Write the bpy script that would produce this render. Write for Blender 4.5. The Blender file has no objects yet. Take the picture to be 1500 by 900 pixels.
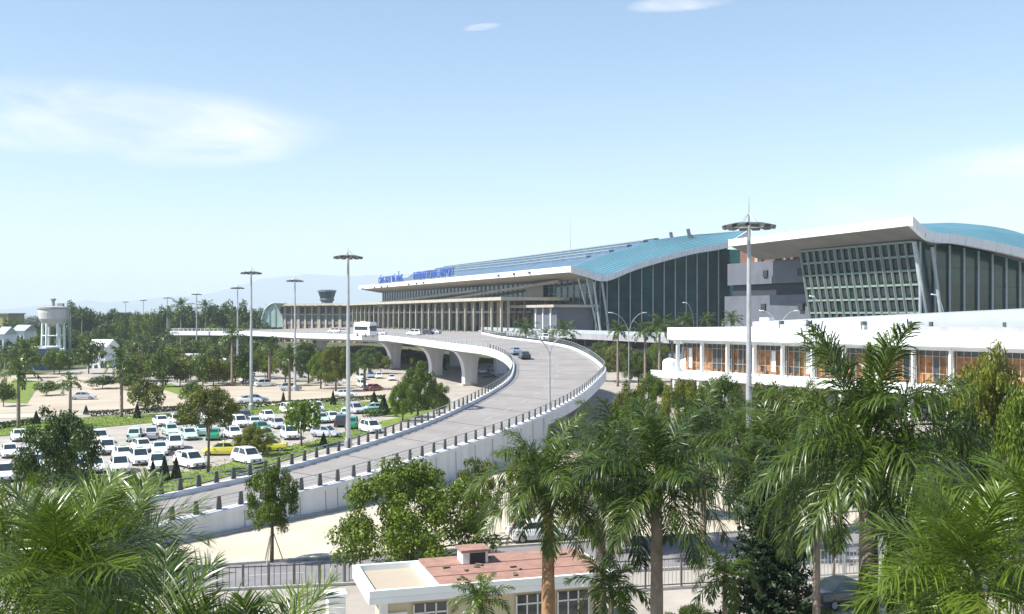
import bpy, math, random
import numpy as np
from mathutils import Vector, Matrix
random.seed(7)
R = math.radians
sc = bpy.context.scene
COL = sc.collection

# ---------------------------------------------------------------- camera
CAMZ, F, HY = 16.0, 1500.0, 460.0
cam_d = bpy.data.cameras.new('camera'); cam = bpy.data.objects.new('camera', cam_d); COL.objects.link(cam)
cam.location = (0, 0, CAMZ); cam.rotation_euler = (R(90), 0, 0)
cam_d.sensor_width = 36; cam_d.lens = 36; cam_d.shift_y = 10 / 1500.0
cam_d.clip_start = 0.5; cam_d.clip_end = 30000
sc.camera = cam
# ---------------------------------------------------------------- sky, sun, exposure
SUN_EL = R(50); SUN_AZ = math.atan2(-0.93, -0.36)          # direction towards the sun, from +Y clockwise
w = bpy.data.worlds.new('World'); sc.world = w; w.use_nodes = True
nt = w.node_tree; nt.nodes.clear()
def N(t, kind, **kw):
    n = t.nodes.new(kind)
    for k, v in kw.items():
        if k.startswith('i_'): n.inputs[int(k[2:])].default_value = v
        else: setattr(n, k, v)
    return n
out = N(nt, 'ShaderNodeOutputWorld'); bg = N(nt, 'ShaderNodeBackground'); bg.inputs[1].default_value = 0.088
sky = N(nt, 'ShaderNodeTexSky', sky_type='NISHITA', sun_disc=False, sun_elevation=SUN_EL, sun_rotation=SUN_AZ,
        altitude=10, air_density=1.15, dust_density=0.2, ozone_density=2.6)
# thin high clouds: patches of stretched noise over the sky's direction
tc = N(nt, 'ShaderNodeTexCoord'); sep = N(nt, 'ShaderNodeSeparateXYZ'); nt.links.new(tc.outputs['Generated'], sep.inputs[0])
def M(op, a, b=None, c=None):
    n = N(nt, 'ShaderNodeMath', operation=op)
    for i, v in enumerate((a, b, c)):
        if v is None: continue
        if isinstance(v, (int, float)): n.inputs[i].default_value = v
        else: nt.links.new(v, n.inputs[i])
    return n.outputs[0]
yy = M('MAXIMUM', sep.outputs[1], 0.05)
U = M('DIVIDE', sep.outputs[0], yy); V = M('DIVIDE', sep.outputs[2], yy)
def patch(u0, v0, su, sv, tilt):
    du = M('SUBTRACT', U, u0); dv = M('SUBTRACT', V, v0)
    dv = M('SUBTRACT', dv, M('MULTIPLY', du, tilt))
    a = M('DIVIDE', du, su); b = M('DIVIDE', dv, sv)
    r = M('ADD', M('MULTIPLY', a, a), M('MULTIPLY', b, b))
    return M('MAXIMUM', M('SUBTRACT', 1.0, r), 0.0)
comb = N(nt, 'ShaderNodeCombineXYZ'); nt.links.new(M('MULTIPLY', U, 5.0), comb.inputs[0])
nt.links.new(M('MULTIPLY', M('ADD', V, M('MULTIPLY', U, 0.12)), 17.0), comb.inputs[1])
noi = N(nt, 'ShaderNodeTexNoise'); noi.inputs['Scale'].default_value = 1.3; noi.inputs['Detail'].default_value = 9
noi.inputs['Roughness'].default_value = 0.6; noi.inputs['Distortion'].default_value = 0.5
nt.links.new(comb.outputs[0], noi.inputs['Vector'])
pm = None
for p in [(-0.44, 0.193, 0.28, 0.040, -0.05), (-0.29, 0.166, 0.11, 0.026, 0.05), (0.50, 0.118, 0.22, 0.055, 0.12), (0.17, 0.305, 0.06, 0.010, 0.1),
          (0.05, 0.316, 0.05, 0.008, 0.0), (-0.03, 0.28, 0.02, 0.004, 0.1), (0.9, 0.25, 0.3, 0.06, 0.1), (-1.0, 0.3, 0.3, 0.06, -0.1)]:
    q = patch(*p); pm = q if pm is None else M('MAXIMUM', pm, q)
cl = M('MULTIPLY', M('MINIMUM', M('MULTIPLY', pm, 1.5), 1.0), M('POWER', M('MINIMUM', M('MAXIMUM', M('MULTIPLY', M('SUBTRACT', noi.outputs[0], 0.30), 2.3), 0.0), 1.0), 1.2))
cl = M('MULTIPLY', cl, 0.85)
mix = N(nt, 'ShaderNodeMixRGB'); nt.links.new(cl, mix.inputs[0]); nt.links.new(sky.outputs[0], mix.inputs[1])
mix.inputs[2].default_value = (7.6, 7.2, 7.2, 1)
nt.links.new(mix.outputs[0], bg.inputs[0]); nt.links.new(bg.outputs[0], out.inputs[0])
sun_d = bpy.data.lights.new('sun', 'SUN'); sun = bpy.data.objects.new('sun', sun_d); COL.objects.link(sun)
sun_d.energy = 4.8; sun_d.angle = R(0.5); sun_d.color = (1.0, 0.955, 0.88)
sdir = Vector((math.sin(SUN_AZ) * math.cos(SUN_EL), math.cos(SUN_AZ) * math.cos(SUN_EL), math.sin(SUN_EL)))
sun.rotation_euler = sdir.to_track_quat('Z', 'Y').to_euler(); sun.location = (0, 0, 60)
vs = sc.view_settings; vs.view_transform = 'Standard'; vs.look = 'None'; vs.gamma = 1; vs.use_curve_mapping = False
vs.exposure = 0.98
sc.cycles.max_bounces = 6; sc.cycles.diffuse_bounces = 3; sc.cycles.glossy_bounces = 3; sc.cycles.transmission_bounces = 4
sc.cycles.transparent_max_bounces = 8; sc.cycles.volume_bounces = 1
sc.cycles.use_denoising = True

# ---------------------------------------------------------------- helpers
def P(x, y, D):
    "a point of the place seen at picture position x, y and lying D metres ahead"
    return Vector(((x - 750) / F * D, D, CAMZ - (y - HY) / F * D))
def G(x, y, z=0.0):
    D = (CAMZ - z) * F / (y - HY)
    return Vector(((x - 750) / F * D, D, z))
def tag(o, label=None, cat=None, group=None, kind=None):
    if label: o['label'] = label
    if cat: o['category'] = cat
    if group: o['group'] = group
    if kind: o['kind'] = kind
    return o
def absloc(o):
    v = Vector((0, 0, 0))
    while o is not None: v += o.location; o = o.parent
    return v
def empty(name, loc, label, cat, group=None):
    o = bpy.data.objects.new(name, None); COL.objects.link(o); o.location = loc; o.empty_display_size = 0.3
    return tag(o, label, cat, group)
class MB:
    def __init__(s): s.v = []; s.f = []
    def raw(s, vs_, fs):
        b = len(s.v); s.v.extend([tuple(p) for p in vs_]); s.f.extend([tuple(i + b for i in f) for f in fs]); return s
    def quad(s, a, b, c, d): return s.raw([a, b, c, d], [(0, 1, 2, 3)])
    def box(s, c, d, rz=0.0, m=None):
        x, y, z = d[0] / 2, d[1] / 2, d[2] / 2
        ca, sa = math.cos(rz), math.sin(rz); vv = []
        for k in ((-x, -y, -z), (x, -y, -z), (x, y, -z), (-x, y, -z), (-x, -y, z), (x, -y, z), (x, y, z), (-x, y, z)):
            vv.append((c[0] + k[0] * ca - k[1] * sa, c[1] + k[0] * sa + k[1] * ca, c[2] + k[2]))
        return s.raw(vv, [(0, 3, 2, 1), (4, 5, 6, 7), (0, 1, 5, 4), (1, 2, 6, 5), (2, 3, 7, 6), (3, 0, 4, 7)])
    def beam(s, a, b, wd, h):
        "rectangular bar from a to b, wd across, h high"
        a = Vector(a); b = Vector(b); d = (b - a).normalized()
        up = Vector((0, 0, 1)) if abs(d.z) < 0.95 else Vector((0, 1, 0))
        r = d.cross(up).normalized() * wd / 2; u = r.cross(d).normalized() * h / 2
        vv = [a - r - u, a + r - u, a + r + u, a - r + u, b - r - u, b + r - u, b + r + u, b - r + u]
        return s.raw(vv, [(0, 1, 2, 3), (7, 6, 5, 4), (0, 4, 5, 1), (1, 5, 6, 2), (2, 6, 7, 3), (3, 7, 4, 0)])
    def prism(s, pts, z0, z1):
        n = len(pts)
        z0l = z0 if isinstance(z0, (list, tuple)) else [z0] * n; z1l = z1 if isinstance(z1, (list, tuple)) else [z1] * n
        vv = [(p[0], p[1], z0l[i]) for i, p in enumerate(pts)] + [(p[0], p[1], z1l[i]) for i, p in enumerate(pts)]
        fs = [tuple(range(n - 1, -1, -1)), tuple(range(n, 2 * n))] + [(i, (i + 1) % n, n + (i + 1) % n, n + i) for i in range(n)]
        return s.raw(vv, fs)
    def tube(s, pts, rad, seg=8, cap=True):
        pts = [Vector(p) for p in pts]; n = len(pts)
        if isinstance(rad, (int, float)): rad = [rad] * n
        vv = []; fs = []
        for i, p in enumerate(pts):
            d = (pts[min(i + 1, n - 1)] - pts[max(i - 1, 0)]).normalized()
            up = Vector((0, 0, 1)) if abs(d.z) < 0.9 else Vector((0, 1, 0))
            a = d.cross(up).normalized(); b = a.cross(d).normalized()
            for k in range(seg):
                t = 2 * math.pi * k / seg; vv.append(p + (a * math.cos(t) + b * math.sin(t)) * rad[i])
        for i in range(n - 1):
            for k in range(seg):
                k2 = (k + 1) % seg; fs.append((i * seg + k, i * seg + k2, (i + 1) * seg + k2, (i + 1) * seg + k))
        if cap: fs.append(tuple(range(seg))[::-1]); fs.append(tuple((n - 1) * seg + k for k in range(seg)))
        return s.raw(vv, fs)
    def lathe(s, prof, c=(0, 0, 0), seg=20):
        vv = []; fs = []; n = len(prof)
        for r, z in prof:
            for k in range(seg):
                t = 2 * math.pi * k / seg; vv.append((c[0] + r * math.cos(t), c[1] + r * math.sin(t), c[2] + z))
        for i in range(n - 1):
            for k in range(seg):
                k2 = (k + 1) % seg; fs.append((i * seg + k, i * seg + k2, (i + 1) * seg + k2, (i + 1) * seg + k))
        fs.append(tuple(range(seg))[::-1]); fs.append(tuple((n - 1) * seg + k for k in range(seg)))
        return s.raw(vv, fs)
    def build(s, name, mat, parent=None, smooth=False, bevel=0, label=None):
        me = bpy.data.meshes.new(name)
        off = absloc(parent) if parent else Vector((0, 0, 0))
        me.from_pydata([(p[0] - off.x, p[1] - off.y, p[2] - off.z) for p in s.v], [], s.f)
        me.materials.append(mat)
        if smooth: me.polygons.foreach_set('use_smooth', [True] * len(me.polygons))
        me.update()
        o = bpy.data.objects.new(name, me); COL.objects.link(o)
        if parent: o.parent = parent
        if bevel:
            b = o.modifiers.new('bevel', 'BEVEL'); b.width = bevel; b.segments = 2; b.limit_method = 'ANGLE'; b.angle_limit = R(30)
        if label: o['label'] = label
        return o
def npmesh(name, V_, F_, mat, parent=None, smooth=False):
    me = bpy.data.meshes.new(name); V_ = np.asarray(V_, dtype=np.float32).reshape(-1, 3); F_ = np.asarray(F_, dtype=np.int32)
    nf, k = F_.shape
    me.vertices.add(len(V_)); me.vertices.foreach_set('co', V_.ravel())
    me.loops.add(nf * k); me.loops.foreach_set('vertex_index', F_.ravel())
    me.polygons.add(nf); me.polygons.foreach_set('loop_start', np.arange(0, nf * k, k, dtype=np.int32))
    me.polygons.foreach_set('loop_total', np.full(nf, k, dtype=np.int32))
    if smooth: me.polygons.foreach_set('use_smooth', np.ones(nf, dtype=bool))
    me.materials.append(mat); me.update(calc_edges=True); me.validate()
    o = bpy.data.objects.new(name, me); COL.objects.link(o)
    if parent: o.parent = parent
    return o
def copy_tree(root, loc, rz=0.0, scale=None, label=None, group=None):
    def cp(o, par):
        c = o.copy(); COL.objects.link(c); c.parent = par
        for ch in KIDS.get(o.name, []): cp(ch, c)
        return c
    r = cp(root, None); r.location = loc; r.rotation_euler = (0, 0, rz)
    if scale is not None: r.scale = scale
    if label: r['label'] = label
    if group: r['group'] = group
    return r
KIDS = {}
def index_kids(root):
    ch = [o for o in COL.objects if o.parent == root]; KIDS[root.name] = ch
    for c in ch: index_kids(c)

# ---------------------------------------------------------------- materials
def mat(name, col, rough=0.7, var=0.12, scale=3.0, bump=0.0, metal=0.0, spec=0.4, col2=None, detail=5.0, bscale=None, streak=False, coat=0.0):
    m = bpy.data.materials.new(name); m.use_nodes = True; t = m.node_tree; b = t.nodes['Principled BSDF']
    b.inputs['Roughness'].default_value = rough; b.inputs['Metallic'].default_value = metal; b.inputs['Specular IOR Level'].default_value = spec
    if coat: b.inputs['Coat Weight'].default_value = coat; b.inputs['Coat Roughness'].default_value = 0.05
    c2 = col2 if col2 else tuple(max(0, c * (1 - 2 * var)) for c in col)
    tcn = t.nodes.new('ShaderNodeTexCoord'); n = t.nodes.new('ShaderNodeTexNoise')
    n.inputs['Scale'].default_value = scale; n.inputs['Detail'].default_value = detail; n.inputs['Roughness'].default_value = 0.62
    if streak:
        mp = t.nodes.new('ShaderNodeMapping'); mp.inputs['Scale'].default_value = (1, 1, 0.12); t.links.new(tcn.outputs['Object'], mp.inputs[0]); t.links.new(mp.outputs[0], n.inputs['Vector'])
    else: t.links.new(tcn.outputs['Object'], n.inputs['Vector'])
    r = t.nodes.new('ShaderNodeValToRGB'); r.color_ramp.elements[0].position = 0.32; r.color_ramp.elements[1].position = 0.68
    r.color_ramp.elements[0].color = (*c2, 1); r.color_ramp.elements[1].color = (*col, 1)
    t.links.new(n.outputs[0], r.inputs[0]); t.links.new(r.outputs[0], b.inputs['Base Color'])
    if bump:
        n2 = t.nodes.new('ShaderNodeTexNoise'); n2.inputs['Scale'].default_value = bscale or scale * 6; n2.inputs['Detail'].default_value = 4
        t.links.new(tcn.outputs['Object'], n2.inputs['Vector'])
        bp = t.nodes.new('ShaderNodeBump'); bp.inputs['Strength'].default_value = bump; bp.inputs['Distance'].default_value = 0.05
        t.links.new(n2.outputs[0], bp.inputs['Height']); t.links.new(bp.outputs[0], b.inputs['Normal'])
    return m
def leafmat(name, dark, light, trans=0.35, rough=0.5, bias=0.5, spec=0.35):
    m = bpy.data.materials.new(name); m.use_nodes = True; t = m.node_tree; b = t.nodes['Principled BSDF']; o = t.nodes['Material Output']
    g = t.nodes.new('ShaderNodeNewGeometry'); oi = t.nodes.new('ShaderNodeObjectInfo')
    a = t.nodes.new('ShaderNodeMath'); a.operation = 'MULTIPLY_ADD'; a.inputs[1].default_value = 0.35
    t.links.new(oi.outputs['Random'], a.inputs[0])
    tcn = t.nodes.new('ShaderNodeTexCoord'); n = t.nodes.new('ShaderNodeTexNoise'); n.inputs['Scale'].default_value = 1.5; n.inputs['Detail'].default_value = 2
    t.links.new(tcn.outputs['Object'], n.inputs['Vector'])
    a0 = t.nodes.new('ShaderNodeMath'); a0.operation = 'MULTIPLY_ADD'; a0.inputs[1].default_value = 0.5; a0.inputs[2].default_value = -0.17
    t.links.new(g.outputs['Random Per Island'], a0.inputs[0])
    a1 = t.nodes.new('ShaderNodeMath'); a1.operation = 'ADD'; t.links.new(a0.outputs[0], a1.inputs[0])
    a2 = t.nodes.new('ShaderNodeMath'); a2.operation = 'MULTIPLY'; a2.inputs[1].default_value = 0.7; t.links.new(n.outputs[0], a2.inputs[0]); t.links.new(a2.outputs[0], a1.inputs[1])
    t.links.new(a1.outputs[0], a.inputs[2])
    r = t.nodes.new('ShaderNodeValToRGB'); r.color_ramp.elements[0].position = 0.1; r.color_ramp.elements[1].position = 0.95
    r.color_ramp.elements[0].color = (*dark, 1); r.color_ramp.elements[1].color = (*light, 1); t.links.new(a.outputs[0], r.inputs[0])
    t.links.new(r.outputs[0], b.inputs['Base Color']); b.inputs['Roughness'].default_value = rough; b.inputs['Specular IOR Level'].default_value = spec
    tr = t.nodes.new('ShaderNodeBsdfTranslucent'); t.links.new(r.outputs[0], tr.inputs[0])
    mx = t.nodes.new('ShaderNodeMixShader'); mx.inputs[0].default_value = trans
    t.links.new(b.outputs[0], mx.inputs[1]); t.links.new(tr.outputs[0], mx.inputs[2]); t.links.new(mx.outputs[0], o.inputs['Surface'])
    return m
m_ground = mat('dry_ground', (0.30, 0.27, 0.21), 0.95, col2=(0.13, 0.15, 0.07), scale=0.02, bump=0.3, bscale=1.0)
m_far = mat('far_green_ground', (0.12, 0.13, 0.06), 0.95, col2=(0.05, 0.075, 0.03), scale=0.02)
m_lot = mat('pale_worn_asphalt', (0.40, 0.365, 0.32), 0.9, col2=(0.28, 0.255, 0.225), scale=0.25, bump=0.2, bscale=6, detail=8)
m_cream = mat('cream_paving', (0.54, 0.49, 0.385), 0.85, col2=(0.42, 0.375, 0.29), scale=0.12, bump=0.15, bscale=5, detail=9)
m_sand = mat('pale_sand_paving', (0.45, 0.385, 0.30), 0.9, col2=(0.35, 0.30, 0.23), scale=0.1, bump=0.15, bscale=4, detail=8)
m_asph = mat('grey_asphalt', (0.235, 0.225, 0.23), 0.85, col2=(0.165, 0.16, 0.165), scale=0.4, bump=0.25, bscale=12, detail=8)
m_deck = mat('pale_concrete_road', (0.285, 0.265, 0.25), 0.85, col2=(0.215, 0.20, 0.19), scale=0.22, bump=0.2, bscale=9, detail=12)
m_grass = mat('short_grass', (0.19, 0.25, 0.03), 0.95, col2=(0.08, 0.13, 0.02), scale=0.6, bump=0.6, bscale=14)
m_hedge = leafmat('hedge_leaf', (0.015, 0.035, 0.01), (0.07, 0.12, 0.03), 0.2)
m_conc = mat('white_painted_concrete', (0.70, 0.715, 0.74), 0.7, col2=(0.55, 0.565, 0.60), scale=0.6, bump=0.08, streak=True)
m_white = mat('white_paint', (0.80, 0.82, 0.82), 0.55, col2=(0.70, 0.72, 0.73), scale=0.8, streak=True)
m_greyc = mat('grey_concrete', (0.36, 0.36, 0.37), 0.8, col2=(0.26, 0.26, 0.27), scale=0.5, bump=0.1, streak=True)
m_kerb = mat('kerb_stone', (0.42, 0.41, 0.39), 0.85, scale=2, bump=0.2)
m_rail = mat('dark_grey_rail', (0.10, 0.105, 0.11), 0.5, metal=0.3, scale=2)
m_railL = mat('pale_steel_rail', (0.45, 0.49, 0.50), 0.45, metal=0.3, scale=2)
m_line = mat('worn_white_marking', (0.44, 0.43, 0.41), 0.8, col2=(0.28, 0.27, 0.26), scale=2.0)
m_teal = mat('teal_metal_roof', (0.085, 0.215, 0.265), 0.5, col2=(0.07, 0.185, 0.235), scale=0.15, metal=0.0, spec=0.5)
m_monitor = mat('blue_grey_skylight', (0.10, 0.17, 0.25), 0.6, col2=(0.055, 0.10, 0.16), scale=0.3, spec=0.6)
m_fascia = mat('white_fascia_panel', (0.78, 0.79, 0.79), 0.5, col2=(0.68, 0.69, 0.70), scale=0.5)
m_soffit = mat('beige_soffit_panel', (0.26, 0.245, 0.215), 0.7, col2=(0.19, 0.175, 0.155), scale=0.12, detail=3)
m_glass = mat('dark_green_glass', (0.022, 0.085, 0.085), 0.14, col2=(0.006, 0.028, 0.032), scale=0.10, spec=0.5, detail=3)
m_glass2 = mat('dark_lobby_glass', (0.02, 0.05, 0.04), 0.12, col2=(0.008, 0.02, 0.018), scale=0.3, spec=0.35)
m_mull = mat('pale_green_mullion', (0.22, 0.28, 0.25), 0.5, scale=1)
m_mullw = mat('white_mullion', (0.40, 0.46, 0.47), 0.5, scale=1)
m_stone = mat('blue_grey_cladding', (0.13, 0.14, 0.165), 0.65, col2=(0.10, 0.11, 0.13), scale=0.25)
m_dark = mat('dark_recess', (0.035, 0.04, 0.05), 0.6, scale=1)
m_beige = mat('beige_column_paint', (0.46, 0.42, 0.34), 0.7, col2=(0.34, 0.31, 0.25), scale=0.6)
m_brown = mat('brown_red_cladding', (0.20, 0.10, 0.075), 0.8, col2=(0.12, 0.065, 0.05), scale=0.4)
m_tan = mat('tan_wall', (0.40, 0.34, 0.27), 0.8, scale=0.5)
m_bwhite = mat('bright_white_metal_panel', (0.80, 0.85, 0.85), 0.5, col2=(0.74, 0.79, 0.79), scale=0.3)
m_bgrey = mat('light_grey_roof_sheet', (0.40, 0.43, 0.45), 0.6, col2=(0.33, 0.36, 0.38), scale=0.3)
m_curtain = mat('orange_brown_curtain', (0.50, 0.24, 0.09), 0.9, col2=(0.22, 0.10, 0.05), scale=1.1, detail=2)
m_wglass = mat('window_glass_dark', (0.05, 0.06, 0.07), 0.1, scale=1, spec=0.8)
m_blue = mat('blue_letter_paint', (0.04, 0.11, 0.42), 0.5, scale=1)
m_steel = mat('galvanised_steel', (0.46, 0.47, 0.49), 0.45, metal=0.35, scale=2, col2=(0.36, 0.37, 0.39))
m_lampd = mat('dark_lamp_housing', (0.09, 0.10, 0.10), 0.5, scale=4)
m_lens = mat('lamp_lens', (0.45, 0.46, 0.44), 0.2, scale=4)
m_bark = mat('grey_bark', (0.20, 0.16, 0.12), 0.95, col2=(0.10, 0.08, 0.06), scale=4, bump=0.8, bscale=12)
m_palmt = mat('ringed_palm_trunk', (0.30, 0.25, 0.20), 0.9, col2=(0.15, 0.12, 0.09), scale=1.5, bump=0.6, bscale=9)
m_palmtan = mat('tan_palm_trunk', (0.42, 0.24, 0.12), 0.85, col2=(0.24, 0.14, 0.08), scale=2.0, bump=0.4)
m_shaft = mat('green_crownshaft', (0.13, 0.18, 0.05), 0.5, col2=(0.07, 0.10, 0.03), scale=1.2, streak=True)
m_palm = leafmat('palm_leaf', (0.009, 0.026, 0.004), (0.09, 0.14, 0.015), 0.25, 0.36, spec=0.42)
m_palmb = leafmat('bright_palm_leaf', (0.012, 0.038, 0.004), (0.125, 0.19, 0.016), 0.28, 0.34, spec=0.5)
m_leaf = leafmat('broad_leaf', (0.018, 0.048, 0.006), (0.16, 0.23, 0.018), 0.30, 0.45)
m_leafd = leafmat('dark_leaf', (0.012, 0.034, 0.005), (0.10, 0.155, 0.014), 0.25, 0.45)
m_leafy = leafmat('yellow_green_leaf', (0.05, 0.10, 0.008), (0.20, 0.31, 0.02), 0.35, 0.5)
m_leafo = leafmat('olive_leaf', (0.024, 0.045, 0.005), (0.19, 0.21, 0.018), 0.28, 0.45)
m_leafo2 = leafmat('sunny_leaf', (0.012, 0.036, 0.004), (0.14, 0.20, 0.014), 0.3, 0.42)
m_pine = leafmat('dark_needle', (0.005, 0.018, 0.006), (0.03, 0.06, 0.018), 0.1, 0.6)
m_wood = leafmat('distant_foliage', (0.03, 0.05, 0.025), (0.075, 0.105, 0.05), 0.1, 0.8)
m_hill = mat('hazy_hillside', (0.06, 0.09, 0.05), 0.95, scale=0.002)
m_terra = mat('terracotta_roof_tile', (0.36, 0.205, 0.155), 0.9, col2=(0.23, 0.14, 0.115), scale=2.2, bump=0.3, detail=8)
m_creamw = mat('cream_wall_paint', (0.62, 0.56, 0.40), 0.8, col2=(0.54, 0.48, 0.34), scale=0.8, streak=True)
m_tank = mat('white_tank_paint', (0.62, 0.60, 0.62), 0.7, col2=(0.50, 0.48, 0.48), scale=0.3, streak=True)
m_bluew = mat('blue_wall', (0.12, 0.22, 0.42), 0.8, scale=0.2)
m_yelw = mat('olive_yellow_wall', (0.40, 0.36, 0.16), 0.8, scale=0.2)
m_rust = mat('rusty_red', (0.32, 0.10, 0.07), 0.9, scale=1)
m_tyre = mat('black_tyre', (0.02, 0.02, 0.02), 0.9, scale=6)
m_rim = mat('wheel_rim', (0.45, 0.46, 0.48), 0.35, metal=0.7, scale=6)
m_cglass = mat('car_glass', (0.025, 0.04, 0.045), 0.06, scale=2, spec=0.9)
m_headl = mat('headlight_glass', (0.65, 0.68, 0.70), 0.12, scale=6, spec=0.8)
m_tail = mat('red_tail_light', (0.35, 0.02, 0.02), 0.2, scale=6)
m_grille = mat('dark_grille', (0.03, 0.03, 0.035), 0.5, scale=6)
def paint(name, c): return mat(name, c, 0.28, var=0.03, scale=1.2, spec=0.5, coat=0.6)
PAINT = {'white': paint('white_car_paint', (0.78, 0.80, 0.81)), 'mint': paint('mint_car_paint', (0.55, 0.74, 0.66)), 'green': paint('green_car_paint', (0.02, 0.28, 0.15)),
         'yellow': paint('yellow_car_paint', (0.66, 0.60, 0.06)), 'silver': paint('silver_car_paint', (0.46, 0.48, 0.50)), 'black': paint('black_car_paint', (0.03, 0.035, 0.045)),
         'red': paint('dark_red_car_paint', (0.25, 0.05, 0.05)), 'blue': paint('blue_grey_car_paint', (0.22, 0.30, 0.42))}

# ---------------------------------------------------------------- the setting
def sheet(name, pts, z, m, kind='structure', label=None, cat=None):
    me = MB(); me.raw([(p[0], p[1], z) for p in pts], [tuple(range(len(pts)))])
    o = me.build(name, m); me2 = o.data
    if me2.polygons[0].normal.z < 0: me2.flip_normals()
    return tag(o, label, cat, None, kind)
def gp(*pp): return [G(x, y) for x, y in pp]
def gw(*pp): return [Vector((x, y, 0)) for x, y in pp]
g = MB(); g.raw([(-20000, -60, 0), (20000, -60, 0), (20000, 20500, 0), (-20000, 20500, 0)], [(0, 1, 2, 3)])
tag(g.build('ground', m_far), kind='structure')
sheet('forecourt_ground', gw((-150, 20), (150, 20), (200, 330), (-120, 330)), 0.02, m_lot)
sheet('car_park', gp((-420, 560), (330, 545), (560, 590), (560, 620), (330, 655), (250, 718), (-300, 760)), 0.04, m_lot)
sheet('sand_parking_lot', gp((-100, 612), (0, 606), (240, 598), (300, 590), (250, 574), (120, 552), (60, 548), (-60, 556)), 0.06, m_sand)
sheet('sand_parking_lot', gp((330, 592), (560, 585), (640, 560), (560, 548), (330, 556), (300, 570)), 0.06, m_sand)
sheet('side_path', gp((-100, 622), (0, 614), (260, 602), (560, 588), (560, 585), (260, 598), (0, 608), (-100, 614)), 0.08, m_cream)
sheet('lawn_strip', gp((-200, 662), (0, 640), (150, 627), (290, 614), (290, 604), (150, 611), (0, 620), (-200, 636)), 0.10, m_grass)
sheet('lawn_strip', gp((300, 612), (420, 606), (560, 602), (650, 590), (650, 580), (560, 588), (420, 593), (300, 603)), 0.10, m_grass)
sheet('lawn_strip', gp((120, 735), (250, 722), (330, 700), (420, 675), (560, 630), (640, 600), (560, 618), (470, 645), (400, 660), (300, 690), (200, 700), (100, 712)), 0.11, m_grass)
sheet('lawn_strip', gp((0, 590), (40, 592), (60, 560), (20, 556)), 0.10, m_grass)
sheet('lawn_strip', gp((230, 568), (300, 592), (312, 588), (250, 562)), 0.10, m_grass)
sheet('lawn_strip', gp((535, 610), (600, 612), (660, 596), (640, 578), (560, 590)), 0.12, m_grass)
# foreground pavement and street
sheet('cream_pavement', gw((-48, 40), (-21.6, 73.2), (-8.5, 92), (3, 117), (30, 112), (34, 78), (-14, 66.2), (-40, 60)), 0.06, m_cream)
sheet('street', gw((-60, 54.5), (-20, 58.5), (22, 66.2), (110, 83), (110, 95), (24, 76.5), (-20, 64.2), (-60, 57.5)), 0.08, m_asph)
sheet('sidewalk', gw((-60, 44), (-10, 50), (22, 57), (110, 74), (110, 82), (22, 65.6), (-20, 58), (-60, 54)), 0.10, m_lot)
sheet('plaza', gw((26, 78), (120, 92), (120, 160), (60, 150), (28, 190), (10, 150)), 0.05, m_lot)
def strip_line(name, a, b, wd, m, z=0.09):
    a = Vector(a); b = Vector(b); d = (b - a).normalized(); n = Vector((-d.y, d.x, 0)) * wd / 2
    return sheet(name, [a - n, b - n, b + n, a + n], z, m)
for i in range(12):
    a = Vector((-16 + i * 9.0, 62.3 + i * 9.0 * 0.235, 0)); strip_line('street_marking', a, a + Vector((3.2, 0.75, 0)), 0.16, m_line)
k = MB()
for a, b in (((-60, 57.7, .14), (-20, 64.35, .14)), ((-20, 64.35, .14), (24, 76.7, .14)), ((24, 76.7, .14), (110, 95.2, .14)), ((-60, 54.2, .16), (-20, 58.25, .16)), ((-20, 58.25, .16), (22, 65.95, .16)), ((22, 65.95, .16), (110, 82.6, .16))):
    k.beam(a, b, 0.25, 0.16)
k.beam((-48.5, 39, .12), (-22.2, 72.0, .12), 0.5, 0.24); k.beam((-22.2, 72.0, .12), (-8.0, 91.5, .12), 0.5, 0.24); k.beam((-8.0, 91.5, .12), (1.6, 108, .12), 0.5, 0.24)
tag(k.build('kerb', m_kerb), kind='structure')
# bay lines in the car park
bl = []
for i in range(26):
    a = G(-40, 703) + (G(330, 678) - G(-40, 703)) * (i / 25)
    strip_line('bay_marking', a, a + Vector((-2.2, 4.2, 0)), 0.12, m_line, 0.055)
for i in range(22):
    a = G(150, 655) + (G(430, 632) - G(150, 655)) * (i / 21)
    strip_line('bay_marking', a, a + Vector((-2.2, 4.2, 0)), 0.12, m_line, 0.055)
# hills
def hills():
    rng = np.random.RandomState(3); nx, ny = 140, 14
    xs = np.linspace(-4300, 4200, nx); prof = np.zeros(nx)
    for cx, wd, h in ((-900, 420, 160), (-1650, 500, 95), (-300, 500, 140), (500, 600, 120), (-2400, 380, 45), (1500, 700, 140), (2800, 700, 170), (-1250, 250, 60)):
        prof += h * np.exp(-((xs - cx) / wd) ** 2)
    prof += 5 * np.sin(xs / 61) + 3.5 * np.sin(xs / 23 + 2); prof = np.maximum(prof, 0) * np.clip((xs + 3300) / 900, 0, 1)
    V_ = []; F_ = []
    for j in range(ny):
        t = j / (ny - 1); s = math.sin(math.pi * min(1, t * 1.0)) ** 0.8 if t < 1 else 0
        for i in range(nx):
            V_.append((3.2 * (xs[i] + rng.randn() * 8), 3.2 * (4900 + t * 1000 + 60 * math.sin(xs[i] / 170 + j)), 3.2 * (prof[i] * s + (rng.randn() * 3 * s)) - 2))
    for j in range(ny - 1):
        for i in range(nx - 1): a = j * nx + i; F_.append((a, a + 1, a + nx + 1, a + nx))
    return npmesh('hills', V_, F_, m_hill, smooth=True)
tag(hills(), kind='structure')

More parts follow.
